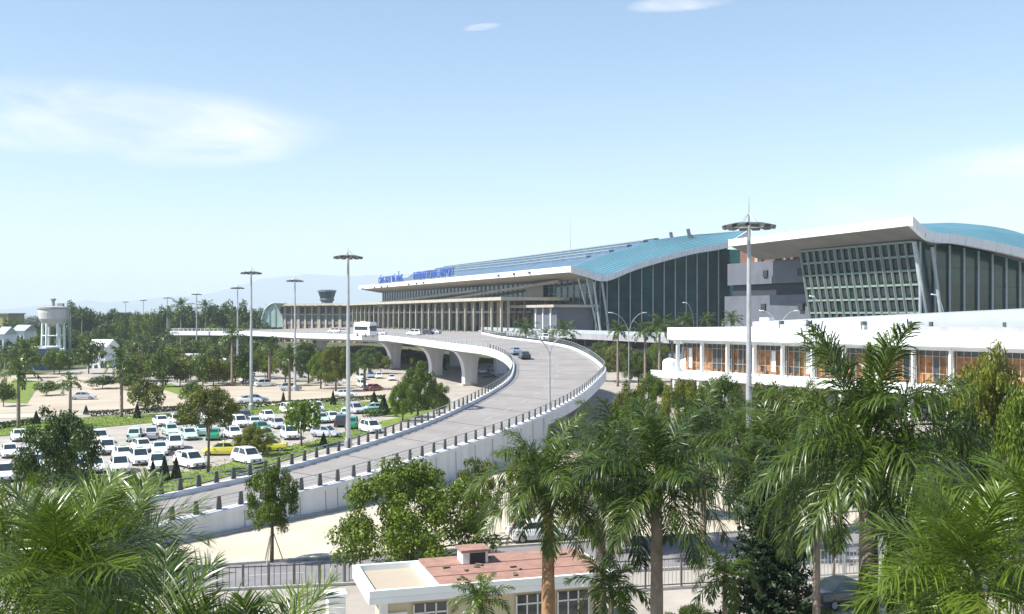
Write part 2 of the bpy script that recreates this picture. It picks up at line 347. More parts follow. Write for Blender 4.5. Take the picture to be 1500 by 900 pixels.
# ---------------------------------------------------------------- viaduct and ramp
ST = [  # left rail top x, y, right rail top x, y, z left, z right
 (-45.2, 56.2, -39.0, 51.0, 1.55, 1.55), (-24.8, 83.4, -18.2, 78.4, 3.00, 3.0), (-20.1, 90.7, -13.3, 85.2, 3.42, 3.4), (-15.0, 101.1, -8.1, 94.0, 4.0, 3.95),
 (-9.7, 114.8, -1.5, 106.8, 4.8, 4.65), (-5.3, 130.0, 4.0, 120.5, 5.75, 5.4), (-2.2, 144.0, 8.6, 135.5, 6.55, 6.2), (-0.4, 156.0, 12.4, 152.5, 7.2, 7.1),
 (0.2, 170.4, 15.1, 168.5, 7.9, 7.85), (0.0, 183.0, 15.2, 181.0, 8.6, 8.5), (-1.6, 196.0, 14.0, 197.5, 9.35, 9.45), (-5.0, 206.6, 11.2, 213.8, 10.1, 10.4),
 (-11.9, 217.6, 5.2, 226.5, 10.6, 11.1), (-22.5, 246.0, -2.0, 246.0, 10.9, 11.5), (-34.0, 283.0, -8.0, 273.0, 10.9, 12.0)]
def catmull(P_, n):
    P_ = np.array(P_, float); Q = np.vstack([2 * P_[0] - P_[1], P_, 2 * P_[-1] - P_[-2]]); o_ = []
    for i in range(len(P_) - 1):
        p0, p1, p2, p3 = Q[i:i + 4]
        for j in range(n):
            t = j / n; o_.append(0.5 * ((2 * p1) + (-p0 + p2) * t + (2 * p0 - 5 * p1 + 4 * p2 - p3) * t * t + (-p0 + 3 * p1 - 3 * p2 + p3) * t ** 3))
    o_.append(P_[-1]); return np.array(o_)
SS = catmull(ST, 8)
RAILH, WALLH = 0.92, 0.42     # steel rail above the parapet, parapet above the road
viaduct = empty('viaduct', (-12, 226, 0), 'curved white concrete viaduct ramp sweeping up to the terminal', 'viaduct')
DECK2 = [(-34, 283, 9.55, -8, 273, 10.65), (-50, 303, 9.55, -3, 300, 10.4), (-66, 318.8, 9.55, -5, 342, 9.9), (-88.1, 347.7, 9.55, -32, 402, 9.4), (-112, 362, 9.5, -62, 477, 9.3), (-122, 366, 9.4, -84, 520, 9.2)]
ZL = SS[:, 4] - RAILH - WALLH; ZR = SS[:, 5] - RAILH - WALLH
LL = [Vector((a[0], a[1], z)) for a, z in zip(SS, ZL)]; RR = [Vector((a[2], a[3], z)) for a, z in zip(SS, ZR)]
d2 = catmull(DECK2, 6)
LL2 = LL + [Vector((a[0], a[1], a[2])) for a in d2[1:]]; RR2 = RR + [Vector((a[3], a[4], a[5])) for a in d2[1:]]
m = MB(); vv = []; fs = []
for a, b in zip(LL2, RR2):
    for j in range(5): vv.append(a.lerp(b, j / 4))
for i in range(len(LL2) - 1):
    for j in range(4): q = i * 5 + j; fs.append((q, q + 5, q + 6, q + 1))
m.raw(vv, [f[::-1] for f in fs]); 
o = m.build('road_surface', m_deck, viaduct)
if o.data.polygons[40].normal.z < 0: o.data.flip_normals()
# slab below (only where elevated), with haunched edges
def offs(Ls, i, dist):
    a = Ls[max(i - 1, 0)]; b = Ls[min(i + 1, len(Ls) - 1)]; d = (b - a); d.z = 0; d.normalize(); return Vector((-d.y, d.x, 0)) * dist
def ribbon(mb, Ls, prof, i0, i1):
    "sweeps a profile of (sideways, up) points along Ls"
    vv = []; fs = []; n = len(prof)
    for i in range(i0, i1 + 1):
        nn = offs(Ls, i, 1.0)
        for s_, u in prof: vv.append(Ls[i] + nn * s_ + Vector((0, 0, u)))
    for i in range(i1 - i0):
        for j in range(n): j2 = (j + 1) % n; fs.append((i * n + j, i * n + j2, (i + 1) * n + j2, (i + 1) * n + j))
    fs.append(tuple(range(n))); fs.append(tuple(((i1 - i0) * n + j) for j in range(n))[::-1]); mb.raw(vv, fs)
nL = len(LL); iE = 40     # wall up to here, open span beyond
m = MB(); vv = []; fs = []
for i in range(iE - 1, len(LL2)):
    a, b = LL2[i], RR2[i]; d = (b - a); d.z = 0; wd = d.length; d.normalize()
    vv += [a + Vector((0, 0, -.02)), a + Vector((0, 0, -.75)), a + d * min(3.4, wd * .25) + Vector((0, 0, -1.75)), b - d * min(3.4, wd * .25) + Vector((0, 0, -1.75)), b + Vector((0, 0, -.75)), b + Vector((0, 0, -.02))]
for i in range(len(LL2) - iE):
    for j in range(5): q = i * 6 + j; fs.append((q, q + 1, q + 7, q + 6))
fs.append((0, 1, 2, 3, 4, 5)); m.raw(vv, fs); m.build('deck_slab', m_greyc, viaduct)
PRL = [(-.18, -.78), (.22, -.78), (.22, WALLH), (-.18, WALLH)]
m = MB(); ribbon(m, LL2, [(-.20, -.02), (.30, -1.05), (.42, -1.05), (.42, WALLH - .1), (.22, WALLH), (-.20, WALLH)], iE - 1, len(LL2) - 1); ribbon(m, LL, [(-.2, -.02), (.42, -.02), (.42, WALLH - .1), (.22, WALLH), (-.2, WALLH)], 0, iE - 1)
m.build('parapet', m_conc, viaduct, label='white parapet on the inside of the bend')
m = MB(); ribbon(m, RR, [(.20, -.02), (.20, WALLH), (-.22, WALLH), (-.42, WALLH - .1), (-.42, -1.05), (-.30, -1.05)], iE - 1, nL - 1); ribbon(m, RR, [(.2, -.02), (.2, WALLH), (-.22, WALLH), (-.42, WALLH - .1), (-.42, -.02)], 0, iE - 1)
m.build('parapet', m_conc, viaduct, label='white parapet on the outside of the bend')
m = MB()      # retaining walls of the approach
for Ls, sg in ((LL, 1), (RR, -1)):
    vv = []; fs = []
    for i in range(0, iE + 1):
        nn = offs(Ls, i, sg * .30); n2 = offs(Ls, i, sg * -.1); p = Ls[i]
        vv += [Vector((p.x, p.y, -.1)) + nn * 1.25, p + nn + Vector((0, 0, -.021)), p + n2 + Vector((0, 0, -.021)), Vector((p.x, p.y, -.1)) + n2]
    for i in range(iE):
        for j in range(3): q = i * 4 + j; fs.append((q, q + 1, q + 5, q + 4))
    fs.append((0, 1, 2, 3)); fs.append((iE * 4 + 3, iE * 4 + 2, iE * 4 + 1, iE * 4)); m.raw(vv, fs)
m.raw([LL[iE] + Vector((0, 0, -.03)), RR[iE] + Vector((0, 0, -.03)), (RR[iE].x, RR[iE].y, 0), (LL[iE].x, LL[iE].y, 0)], [(0, 1, 2, 3)])
m.build('retaining_wall', m_conc, viaduct)
for k_ in range(3, iE, 2):
    for Ls, sg in ((RR, -1),):
        p = Ls[k_]; nn = offs(Ls, k_, sg * .325); nb = offs(Ls, k_, sg * .40); MB().beam(Vector((p.x, p.y, 0)) + nb, p + nn + Vector((0, 0, -.05)), .05, .05).build('wall_joint', m_greyc, viaduct)
m = MB()
for Ls in (LL,):
    for i in range(4, nL - 1, 6):
        a, b = LL[i], RR[i]; m.beam(a.lerp(b, .03) + Vector((0, 0, .0)), a.lerp(b, .97) + Vector((0, 0, .0)), .12, .03)
        m.build('expansion_joint', m_rail, viaduct); m = MB()
# road paint
def along(Ls, step, i0=0, i1=None):
    i1 = len(Ls) - 1 if i1 is None else i1; out_ = []; acc = 0; nxt = 0
    for i in range(i0, i1):
        a, b = Ls[i], Ls[i + 1]; L_ = (b - a).length
        while nxt <= acc + L_: t = (nxt - acc) / L_; out_.append((a.lerp(b, t), (b - a).normalized())); nxt += step
        acc += L_
    return out_
for f_, side in ((0.055, 0), (0.945, 0)):
    m = MB()
    cc = [a.lerp(b, f_) for a, b in zip(LL, RR)]
    for i in range(len(cc) - 1):
        n1 = offs(cc, i, .08); n2 = offs(cc, i + 1, .08); up = Vector((0, 0, .012))
        m.quad(cc[i] - n1 + up, cc[i + 1] - n2 + up, cc[i + 1] + n2 + up, cc[i] + n1 + up)
    m.build('edge_line', m_line, viaduct)
cc = [a.lerp(b, .5) for a, b in zip(LL, RR)]
for p, d in along(cc, 7.5):
    n1 = Vector((-d.y, d.x, 0)) * .08; up = Vector((0, 0, .014)); MB().quad(p - n1 + up, p + d * 3 - n1 + up, p + d * 3 + n1 + up, p + n1 + up).build('lane_dash', m_line, viaduct)

# steel railings: a thing each side, every post a part (past 100 posts the far ones are one part)
def railing(Ls, label, off, spacing, m_, maxn=100, post_lean=0.0):
    pts = along(Ls, spacing); base = pts[0][0]
    r = empty('steel_railing', base, label, 'railing')
    m = MB()
    for hgt, rad in ((WALLH + RAILH, .04), (WALLH + RAILH * .66, .02), (WALLH + RAILH * .36, .02)):
        m.tube([Ls[i] + offs(Ls, i, off) + Vector((0, 0, hgt)) for i in range(len(Ls))], rad, 6)
    m.build('handrail', m_railL, r)
    far = MB()
    for i, (p, d) in enumerate(pts):
        n1 = Vector((-d.y, d.x, 0)); q = p + n1 * off
        b = MB() if i < maxn - 2 else far
        u = Vector((0, 0, 1))
        lo = q + u * (WALLH - .02); hi = q + u * (WALLH + RAILH + .02)
        w1 = d * .24; w2 = d * .13; th = n1 * .05
        vs_ = [lo - w1 - th, lo + w1 - th, lo + w1 + th, lo - w1 + th, hi - w2 - th, hi + w2 - th, hi + w2 + th, hi - w2 + th]
        b.raw(vs_, [(0, 3, 2, 1), (4, 5, 6, 7), (0, 1, 5, 4), (1, 2, 6, 5), (2, 3, 7, 6), (3, 0, 4, 7)])
        if b is not far: b.build('post', m_, r)
    if far.v: f_ = far.build('distant_posts', m_, r); f_['kind'] = 'stuff'
railing(LL[:88], 'dark posted steel railing on the inner edge of the ramp beside the car park', .1, 1.75, m_rail)
railing(LL2[88:], 'pale steel railing along the viaduct edge above the piers', .1, 2.0, m_railL, 100)
railing(RR, 'steel railing with dark flared posts on the outer edge of the ramp', -.1, 1.95, m_rail, 100)
# piers
def pier(x, y, ztop, ang, wl, wr, label):
    r = empty('viaduct_pier', (x, y, 0), label, 'pier', 'concrete piers carrying the viaduct')
    ca, sa = math.cos(ang), math.sin(ang); vv = []; fs = []; prof = []
    H_ = ztop
    n = 12
    for i in range(n + 1):
        t = i / n; z = H_ * t; k_ = max(0, (t - .25) / .75); c_ = 1 - math.sqrt(max(0, 1 - k_ ** 2.2))
        prof.append((1.5 + (wl - 1.5) * c_, 1.5 + (wr - 1.5) * c_, z))
    for l_, r_, z in prof:
        for s_, t_ in ((-l_, -.9), (r_, -.9), (r_, .9), (-l_, .9)): vv.append((x + s_ * ca - t_ * sa, y + s_ * sa + t_ * ca, z))
    for i in range(n):
        for j in range(4): j2 = (j + 1) % 4; fs.append((i * 4 + j, i * 4 + j2, (i + 1) * 4 + j2, (i + 1) * 4 + j))
    fs.append((3, 2, 1, 0)); fs.append(tuple(n * 4 + j for j in range(4)))
    MB().raw(vv, fs).build('pier_stem', m_conc, r); MB().box((x, y, .2), (4.4, 3.2, .4), ang).build('footing', m_kerb, r)
for x, y, zt, an, wl, wr, lb in [(-9.5, 229, 8.1, .45, 5.2, 3.4, 'nearest flared white pier beside the round dark tree'), (-19.5, 261, 8.0, .55, 6, 3.4, 'second flared white pier behind the nearest one'),
        (-34, 296, 8.0, .6, 6, 3.4, 'third flared white pier, seen past the tall lamp mast'), (-62, 331, 8.0, .7, 6, 3.4, 'farthest flared pier on the left among the trees'),
        (6, 236, 8.3, .45, 5, 3.6, 'shaded inner pier right of the nearest one'), (-3, 268, 8.6, .4, 5, 3.6, 'shaded inner pier behind the second pier'), (-17, 308, 8.6, .5, 5, 3.6, 'shaded inner pier behind the third pier'),
        (6.5, 200, 6.8, .2, 4.4, 4.4, 'pier under the top of the bend'), (8.5, 172, 5.1, 0, 4.4, 4.4, 'pier under the middle of the bend'), (4.5, 147, 3.8, -.3, 3.6, 3.6, 'low pier where the ramp leaves its wall')]:
    pier(x, y, zt, an, wl, wr, lb)

# ---------------------------------------------------------------- terminal
U_ = Vector((-0.375, 0.927, 0)); V_n = Vector((0.927, 0.375, 0)); B0 = Vector((72.2, 185, 0))
def T(t, n, z): q = B0 + U_ * t + V_n * n; return Vector((q.x, q.y, z))
ALPHA = math.atan2(U_.y, U_.x)
term = empty('terminal_building', T(40, 10, 0), 'long glass airport terminal with sweeping teal roofs and white eaves', 'terminal')
def roof_shell(secs, m_, name, n_lo_lab=None, thick=0.0):
    "lofts profiles [(t, [(n, z)...])]"
    vv = []; fs = []; k_ = len(secs[0][1])
    for t, pr in secs:
        for n_, z in pr: vv.append(T(t, n_, z))
    for i in range(len(secs) - 1):
        for j in range(k_ - 1): q = i * k_ + j; fs.append((q, q + 1, q + k_ + 1, q + k_))
    o = MB().raw(vv, fs).build(name, m_, term); 
    return o
def interp(pr, n_):
    a = np.array(pr); return float(np.interp(n_, a[:, 0], a[:, 1]))
def densify(pr, ns): return [(n_, interp(pr, n_)) for n_ in ns]
def smoothprof(pr, k_=10):
    c = catmull(pr, k_); return [(float(a), float(b)) for a, b in c]
# roof over the far wing (A)
gA = smoothprof([(0, 30.6), (6, 29.2), (12.4, 28.0), (22, 31.4), (32, 34.3), (44, 37.2), (56, 39.3), (61, 41.2), (66, 44.0)], 5)
rA = smoothprof([(0, 31.0), (6, 31.2), (12.4, 31.8), (22, 35.0), (32, 38.0), (44, 41.5), (56, 43.6), (61, 44.3), (66, 44.6)], 5)
rF = smoothprof([(0, 31.6), (6, 31.9), (12.4, 32.6), (22, 36.2), (32, 39.3), (44, 42.0), (56, 43.6), (61, 43.9), (66, 42)], 5)
rE = smoothprof([(0, 31.4), (6, 30.8), (12.4, 30.4), (22, 31.5), (32, 33.5), (44, 35.6), (56, 37.0), (61, 37.0), (66, 36)], 5)
roof_shell([(144, gA), (156, [(a[0], a[1] * .45 + b[1] * .55) for a, b in zip(gA, rA)]), (172, rA)], m_teal, 'roof')
roof_shell([(172, rA), (260, rA), (400, rF), (423, rE)], m_monitor, 'roof')
m = MB()
for t in np.arange(146, 172, 2.2):
    f_ = min(1, (t - 144) / 12) * .55 if t < 156 else .55 + .45 * (t - 156) / 16; pr = [(a[0], a[1] * (1 - f_) + b[1] * f_ + .06) for a, b in zip(gA, rA)]
    for i in range(len(pr) - 1): m.beam(T(t, *pr[i]), T(t, *pr[i + 1]), .08, .10)
m.build('roof_seams', m_monitor, term)
# gable fascia ribbon
def fascia(t, pr, th, dep, name='fascia', m_=m_fascia):
    m = MB(); vv = []; fs = []
    for n_, z in pr:
        vv += [T(t, n_, z + .25), T(t, n_, z - th), T(t + dep, n_, z - th), T(t + dep, n_, z + .1)]
    for i in range(len(pr) - 1):
        for j in range(4): j2 = (j + 1) % 4; fs.append((i * 4 + j, i * 4 + j2, (i + 1) * 4 + j2, (i + 1) * 4 + j))
    fs.append((0, 1, 2, 3)); fs.append(tuple((len(pr) - 1) * 4 + j for j in (3, 2, 1, 0)))
    m.raw(vv, fs); o = m.build(name, m_, term); return o
fascia(143.7, gA, 1.7, 1.0)
# panel joints on the gable fascia
m = MB()
for n_ in np.arange(1.2, 65, 2.4):
    z = interp(gA, n_); m.beam(T(143.66, n_, z + .2), T(143.66, n_, z - 1.68), .14, .05)
m.build('fascia_joints', m_greyc, term)
def eave(t0, t1, z0, z1, th, inner, drop, gable_pr):
    m = MB(); m.prism([T(t0, 0, 0), T(t1, 0, 0), T(t1, .6, 0), T(t0, .6, 0)][::1], [z0 - th, z1 - th, z1 - th, z0 - th], [z0 + .3, z1 + .3, z1 + .3, z0 + .3]); m.build('eave_fascia', m_fascia, term)
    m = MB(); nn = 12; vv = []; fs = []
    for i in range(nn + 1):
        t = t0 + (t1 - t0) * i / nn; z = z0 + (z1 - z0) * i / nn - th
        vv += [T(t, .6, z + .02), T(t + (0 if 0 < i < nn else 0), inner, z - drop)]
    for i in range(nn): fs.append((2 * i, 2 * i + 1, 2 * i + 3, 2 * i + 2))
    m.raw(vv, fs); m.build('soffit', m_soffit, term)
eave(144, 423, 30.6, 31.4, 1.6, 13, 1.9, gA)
# white/blue ridge monitors running along the roof
for n_, t0, t1, hgt in ((25, 182, 415, .5), (31, 176, 408, .6), (37, 174, 405, .6), (43, 173, 398, .6), (49, 176, 385, .5), (55, 190, 360, .4)):
    m = MB(); k_ = 16; vv = []; fs = []
    for i in range(k_ + 1):
        t = t0 + (t1 - t0) * i / k_; zz = interp(rA, n_) if t < 260 else interp(rA, n_) + (interp(rF, n_) - interp(rA, n_)) * min(1, (t - 260) / 140)
        if t > 400: zz += (interp(rE, n_) - interp(rF, n_)) * (t - 400) / 23
        vv += [T(t, n_ - .9, zz - 1.0), T(t, n_ - .8, zz + hgt), T(t, n_ + 1.0, zz + hgt + .2), T(t, n_ + 1.2, zz - 0.5)]
    for i in range(k_):
        for j in range(3): q = i * 4 + j; fs.append((q, q + 1, q + 5, q + 4))
    fs.append((0, 1, 2, 3)); fs.append((k_ * 4 + 3, k_ * 4 + 2, k_ * 4 + 1, k_ * 4)); m.raw(vv, fs); m.build('roof_monitor', m_monitor, term)
    m = MB(); 
    for i in range(k_): m.beam(vv[i * 4 + 1] + Vector((0, 0, .08)), vv[i * 4 + 5] + Vector((0, 0, .08)), .3, .22)
    m.build('monitor_cap', m_mullw, term)
# end glass of wing A, facing the camera
def end_glass(t, pr, n0, n1, z0, step, off_top, wname='end_window'):
    m = MB(); top = [(n_, interp(pr, n_) - off_top) for n_ in np.arange(n0, n1 + .01, 1.0)]
    vv = []; fs = []
    for n_, z in top: vv += [T(t, n_, z0), T(t, n_, z)]
    for i in range(len(top) - 1): fs.append((2 * i, 2 * i + 2, 2 * i + 3, 2 * i + 1))
    g_ = m.raw(vv, fs).build(wname, m_glass, term)
    m = MB()
    for n_ in np.arange(n0, n1 + .01, step): m.beam(T(t - .25, n_, z0), T(t - .25, n_, interp(pr, n_) - off_top), .32, .5)
    m.build('mullions', m_mullw, g_)
    m = MB()
    for z in np.arange(z0 + 3.5, 40, 3.5):
        seg = [n_ for n_, zz in top if zz > z + .2]
        if len(seg) > 1: m.beam(T(t - .12, min(seg), z), T(t - .12, max(seg), z), .12, .14)
    m.build('transoms', m_glass2, g_)
end_glass(149, gA, 11, 61, 10.2, 4.2, 1.2)
# side glass of wing A behind the colonnade and below the soffit
m = MB(); m.quad(T(149, 13, 10.2), T(420, 13, 10.2), T(420, 13, 28.4), T(149, 13, 27.4)); gs = m.build('side_window', m_glass, term)
m = MB()
for t in np.arange(149, 421, 5.0): m.beam(T(t, 12.8, 10.2), T(t, 12.8, 28), .3, .25)
for z in (23, 25.4): m.beam(T(149, 12.75, z), T(420, 12.75, z), .2, .2)
m.build('mullions', m_mull, gs)
m = MB()   # raking white fins between canopy and soffit
for a, b, c, d in ((300, 22.2, 170, 27.0), (420, 21.8, 250, 25.6)): m.beam(T(a, 8, b), T(b and c, 8, d), .7, .9)
m.quad(T(206, 11, 22), T(190, 11, 22), T(190, 11, 26.5), T(206, 11, 26.5)); m.build('raking_beam', m_soffit, term)
# corner struts of wing A
m = MB()
for dn in (0, 3.0): m.tube([T(147, 12 + dn, 10), T(146, 9 + dn, 26)], .35, 6); m.tube([T(149 + dn, 12, 10), T(147 + dn * 2, 7, 27.5)], .3, 6)
m.build('corner_strut', m_mullw, term)
# canopy and colonnade at the kerb
m = MB(); m.prism([T(170, -13, 0), T(408, -13, 0), T(408, 12, 0), T(170, 12, 0)], 20.5, 21.6); m.build('canopy', m_beige, term)
m = MB(); m.prism([T(190, -9, 0), T(408, -9, 0), T(408, -8, 0), T(190, -8, 0)], 16.2, 17.0); m.prism([T(190, 6, 0), T(408, 6, 0), T(408, 7, 0), T(190, 7, 0)], 16.2, 17.0); m.build('canopy_beam', m_beige, term)
for t in np.arange(176, 408, 9.0):
    for n_ in (-10.5, -8.0, 5.5): q = T(t, n_, 0); MB().box((q.x, q.y, 14.8), (.75, .75, 11.8), ALPHA).build('canopy_column', m_beige, term)
m = MB(); m.prism([T(176, 9.5, 0), T(408, 9.5, 0), T(408, 12.4, 0), T(176, 12.4, 0)], 8.8, 15.8); m.build('lobby_window', m_glass2, term)
for t in np.arange(178, 408, 4.5): q = T(t, 9.4, 0); MB().box((q.x, q.y, 13.3), (1.6, .2, 4.9), ALPHA).build('lobby_wall_panel', m_tan, term)
# grey pavilion at the corner of wing A
q = T(160, 3, 0); pav = MB().prism([T(150, -2, 0), T(168, -2, 0), T(168, 11, 0), T(150, 11, 0)], 10.2, 18.0).build('corner_pavilion', m_stone, term)
m = MB(); m.prism([T(148, -4, 0), T(184, -4, 0), T(184, 12, 0), T(148, 12, 0)], 18.05, 18.9); m.build('pavilion_roof', m_beige, pav)
m = MB()
for t in (154, 160, 166): q = T(t, -2.2, 0); m.box((q.x, q.y, 14), (.6, .5, 7.8), ALPHA)
m.build('pavilion_column', m_white, pav)
# podium in front of and between the wings
pod = [T(150, -7, 0), T(172, -7, 0), T(172, 12, 0), T(60, 14, 0), T(60, 0, 0), T(100, -3, 0)]
m = MB(); m.prism([T(42, -4, 0), T(200, -10, 0), T(200, 12.9, 0), T(42, 12.9, 0)], 8.7, 10.15); m.build('podium_slab', m_greyc, term)
m = MB(); m.prism([T(42, -3, 0), T(200, -9, 0), T(200, -8.8, 0), T(42, -2.8, 0)], 10.2, 11.3); m.build('glass_balustrade', m_mullw, term)
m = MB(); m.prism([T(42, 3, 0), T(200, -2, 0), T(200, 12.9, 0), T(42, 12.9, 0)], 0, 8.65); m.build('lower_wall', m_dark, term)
m = MB(); m.prism([T(42, -2, 0), T(196, -7, 0), T(196, -6, 0), T(42, -1, 0)], 4.2, 6.6)
for t in np.arange(44, 196, 9): q = T(t, -4, 0); m.box((q.x, q.y, 4.3), (.8, .8, 8.7), ALPHA)
m.build('lower_gallery', m_stone, term)
# core between the wings
m = MB()
m.prism([T(37, 12, 0), T(76, 11, 0), T(86, 24, 0), T(100, 60, 0), T(37, 60, 0)], 0, 20.4); m.prism([T(38, 12.6, 0), T(75.6, 11.6, 0), T(98, 60, 0), T(38, 60, 0)], 23.2, 28.6); m.build('core_wall', m_stone, term)
m = MB(); m.prism([T(38.5, 14, 0), T(75, 12.8, 0), T(97, 59, 0), T(38.5, 59, 0)], 20.42, 23.18); m.build('core_dark_band', m_dark, term)
m = MB(); m.prism([T(39, 19, 0), T(78, 17, 0), T(97, 57, 0), T(39, 57, 0)], 28.62, 32.6); m.build('core_gallery', m_brown, term)
for t, wd in ((44, 5), (52, 2), (57, 1.4), (63, 3), (69, 1.2)): q = T(t, 15.8, 0); MB().box((q.x, q.y, 30.6), (wd, .5, 4.0 if wd < 3 else 2.6), ALPHA).build('gallery_panel', m_tan, term)
for t, z in ((47, 25.6), (60, 25.6), (46, 17.6), (60, 17.6)): q = T(t, 12.1 if z > 20 else 11.5, 0); MB().box((q.x, q.y, z), (1.7, .9, 1.6), ALPHA).build('core_window', m_dark, term)
m = MB(); m.prism([T(90, 50, 0), T(152, 59.5, 0), T(152, 64, 0), T(90, 58, 0)], 0, [33.5, 38, 38, 33.5]); m.build('link_wall', m_glass, term)
# near wing (B)
gB = smoothprof([(0, 33.4), (2.5, 31.6), (5.0, 30.6), (10.4, 30.4), (18, 29.5), (27.4, 28.1), (42, 25.2), (60, 21.5), (80, 18.5)], 5)
rB = smoothprof([(0, 33.35), (2.5, 33.45), (5.0, 33.6), (10.4, 33.85), (18, 34.15), (27.4, 34.5), (42, 33.3), (60, 28.5), (80, 22.0)], 5)
roof_shell([(0, gB), (7, [(a[0], a[1] * .35 + b[1] * .65) for a, b in zip(gB, rB)]), (15, rB), (40, rB), (57.5, [(a, b - .6) for a, b in rB])], m_teal, 'roof')
fascia(-.3, gB, 1.5, 1.0)
m = MB()
for n_ in np.arange(1.0, 79, 1.9): z = interp(gB, n_); m.beam(T(-.34, n_, z + .2), T(-.34, n_, z - 1.48), .12, .05)
m.build('fascia_joints', m_greyc, term)
eave(0, 58, 33.3, 33.0, 1.3, 9, 3.0, gB)
end_glass(5, gB, 6.5, 79, 0.2, 3.6, 1.0)
# leaning gridded front of wing B
m = MB(); top, bot = (4, 6.0, 30.3), (6.5, 12.0, 0.2)
a0, a1, b0, b1 = T(5.5, 6, 29.6), T(39, 6, 29.6), T(5.5, 11.5, .2), T(39, 11.5, .2)
gsB = m.quad(b0, b1, a1, a0).build('front_window', m_glass2, term)
m = MB(); nx, nz = 15, 11
outn = Vector((-V_n.x, -V_n.y, -.15)).normalized()
for i in range(nx + 1):
    t = i / nx; m.beam(b0.lerp(b1, t) + outn * .35, a0.lerp(a1, t) + outn * .35, .42 if i % 2 else .55, .35)
for i in range(1, nz + 1):
    t = i / nz; m.beam(b0.lerp(a0, t) + outn * .2, b1.lerp(a1, t) + outn * .2, .3, .38)
m.build('grid_mullions', m_mull, gsB)
m = MB()
for i in range(nx):
    for j in range(5, nz):
        c0 = b0.lerp(b1, (i + .28) / nx); c1 = a0.lerp(a1, (i + .28) / nx); d0 = b0.lerp(b1, (i + .72) / nx); d1 = a0.lerp(a1, (i + .72) / nx)
        s0, s1 = (j + .25) / nz, (j + .8) / nz
        if (i * 7 + j * 3) % 11 == 0: continue
        MB().quad(c0.lerp(c1, s0) + outn * .12, d0.lerp(d1, s0) + outn * .12, d0.lerp(d1, s1) + outn * .12, c0.lerp(c1, s1) + outn * .12).build('dark_pane', m_dark, gsB)
m = MB(); m.tube([T(5.0, 11.2, 0), T(4.6, 5.0, 29.5)], .45, 8); m.tube([T(4.0, 13.5, 0), T(3.8, 8.5, 28.5)], .35, 8); m.build('corner_strut', m_mullw, term)
q = T(150, 33, 0)
for t, n_ in ((163, 55), (178, 57)):
    m = MB(); z = 43; a = T(t, n_, z - 1); m.beam(a, a + Vector((-.8, 0, 3.6)), 1.1, .9); m.beam(a + Vector((1.4, 0, 0)), a + Vector((0, 0, 2)), .3, .3); m.build('roof_vent', m_stone, term)
m = MB(); a = T(250, 50, 40); m.tube([a, a + Vector((0, 0, 16))], [.14, .04], 5); m.build('roof_antenna', m_steel, term)
# spot lights on the eaves
for t in (412, 386, 372, 360, 322, 309, 298, 205, 190, 176):
    m = MB(); a = T(t, -.3, 31.0); m.box((a.x, a.y, a.z - 1.0), (.9, .7, .8), ALPHA); m.build('eave_spotlight', m_lampd, term)
# blue lettering on the roof edge
sign = empty('roof_sign', T(340, 3, 32.4), 'blue raised lettering standing along the roof edge above the white eave', 'sign')
fnt = None
def word(txt, t_left, t_right, z, size):
    objs = []; x = 0.0
    for ch in txt:
        if ch == ' ': x += size * .34; continue
        cu = bpy.data.curves.new('letter', 'FONT'); cu.body = ch; cu.size = size; cu.extrude = .15; cu.offset = .05
        o = bpy.data.objects.new('letter_source', cu); COL.objects.link(o); bpy.context.view_layer.update()
        me = bpy.data.meshes.new_from_object(o); bpy.data.objects.remove(o); xs = [v.co.x for v in me.vertices]; lo, hi = min(xs), max(xs)
        for v in me.vertices: v.co.x -= lo
        me.materials.clear(); me.materials.append(m_blue); objs.append((me, x)); x += hi - lo + size * .12
    f_ = abs(t_left - t_right) / x; dirv = -U_
    for me, xx in objs:
        l = bpy.data.objects.new('letter', me); COL.objects.link(l); l.parent = sign; l.location = T(t_left, 2.2, z) + dirv * xx * f_ - sign.location
        l.rotation_euler = (R(90), 0, math.atan2(-U_.y, -U_.x)); l.scale = (f_, 1, 1)
word('CẢNG HKQT ĐÀ NẴNG', 387, 340, 32.2, 4.6)
word('INTERNATIONAL AIRPORT', 322, 262, 32.2, 5.0)
m = MB(); m.beam(T(388, 3.0, 32.0), T(261, 3.0, 32.0), .3, .4)
for t in np.arange(262, 388, 6): m.beam(T(t, 3.2, 31.0), T(t, 3.2, 35.6), .15, .15)
m.build('sign_frame', m_steel, sign)
# low wing beyond, with brown upper band
lw = empty('low_terminal_annex', P(480, 470, 590) * 1.0, 'low flat roofed annex with brown upper wall and beige columns at far left of terminal', 'building')
lw.location.z = 0
A_ = P(405, 480, 600); B_ = P(548, 480, 560); C_ = P(560, 480, 620); D_ = P(425, 480, 660)
m = MB(); m.prism([A_, B_, C_, D_], 0, 20.5); m.build('wall', m_brown, lw)
dv = (B_ - A_); dv.z = 0; L_ = dv.length; dn = dv.normalized(); nn = Vector((dn.y, -dn.x, 0)); rz = math.atan2(dn.y, dn.x)
m = MB(); q = (A_ + B_) / 2 + nn * 1.5; m.box((q.x, q.y, 21.3), (L_ + 5, 10, 1.2), rz); m.build('roof', m_beige, lw)
m = MB(); q = (A_ + B_) / 2 + nn * .4; m.box((q.x, q.y, 15.6), (L_, .7, .9), rz); m.build('string_course', m_beige, lw)
m = MB(); q = (A_ + B_) / 2 + nn * .25; m.box((q.x, q.y, 12.4), (L_ - 2, .4, 5.0), rz); m.build('ground_floor_glazing', m_stone, lw)
for i in range(14):
    q = A_ + dv * ((i + .5) / 14) + nn * .7; m = MB(); m.box((q.x, q.y, 10.4), (1.2 if i % 3 else 2.2, .9, 20.6), rz); m.build('column', m_beige if i % 3 else m_tan, lw)
m = MB()
for i in range(9): q = A_ + dv * ((i + .5) / 9) + nn * .35; m.box((q.x, q.y, 18), (2.2, .3, 2.2), rz)
m.build('upper_windows', m_dark, lw)
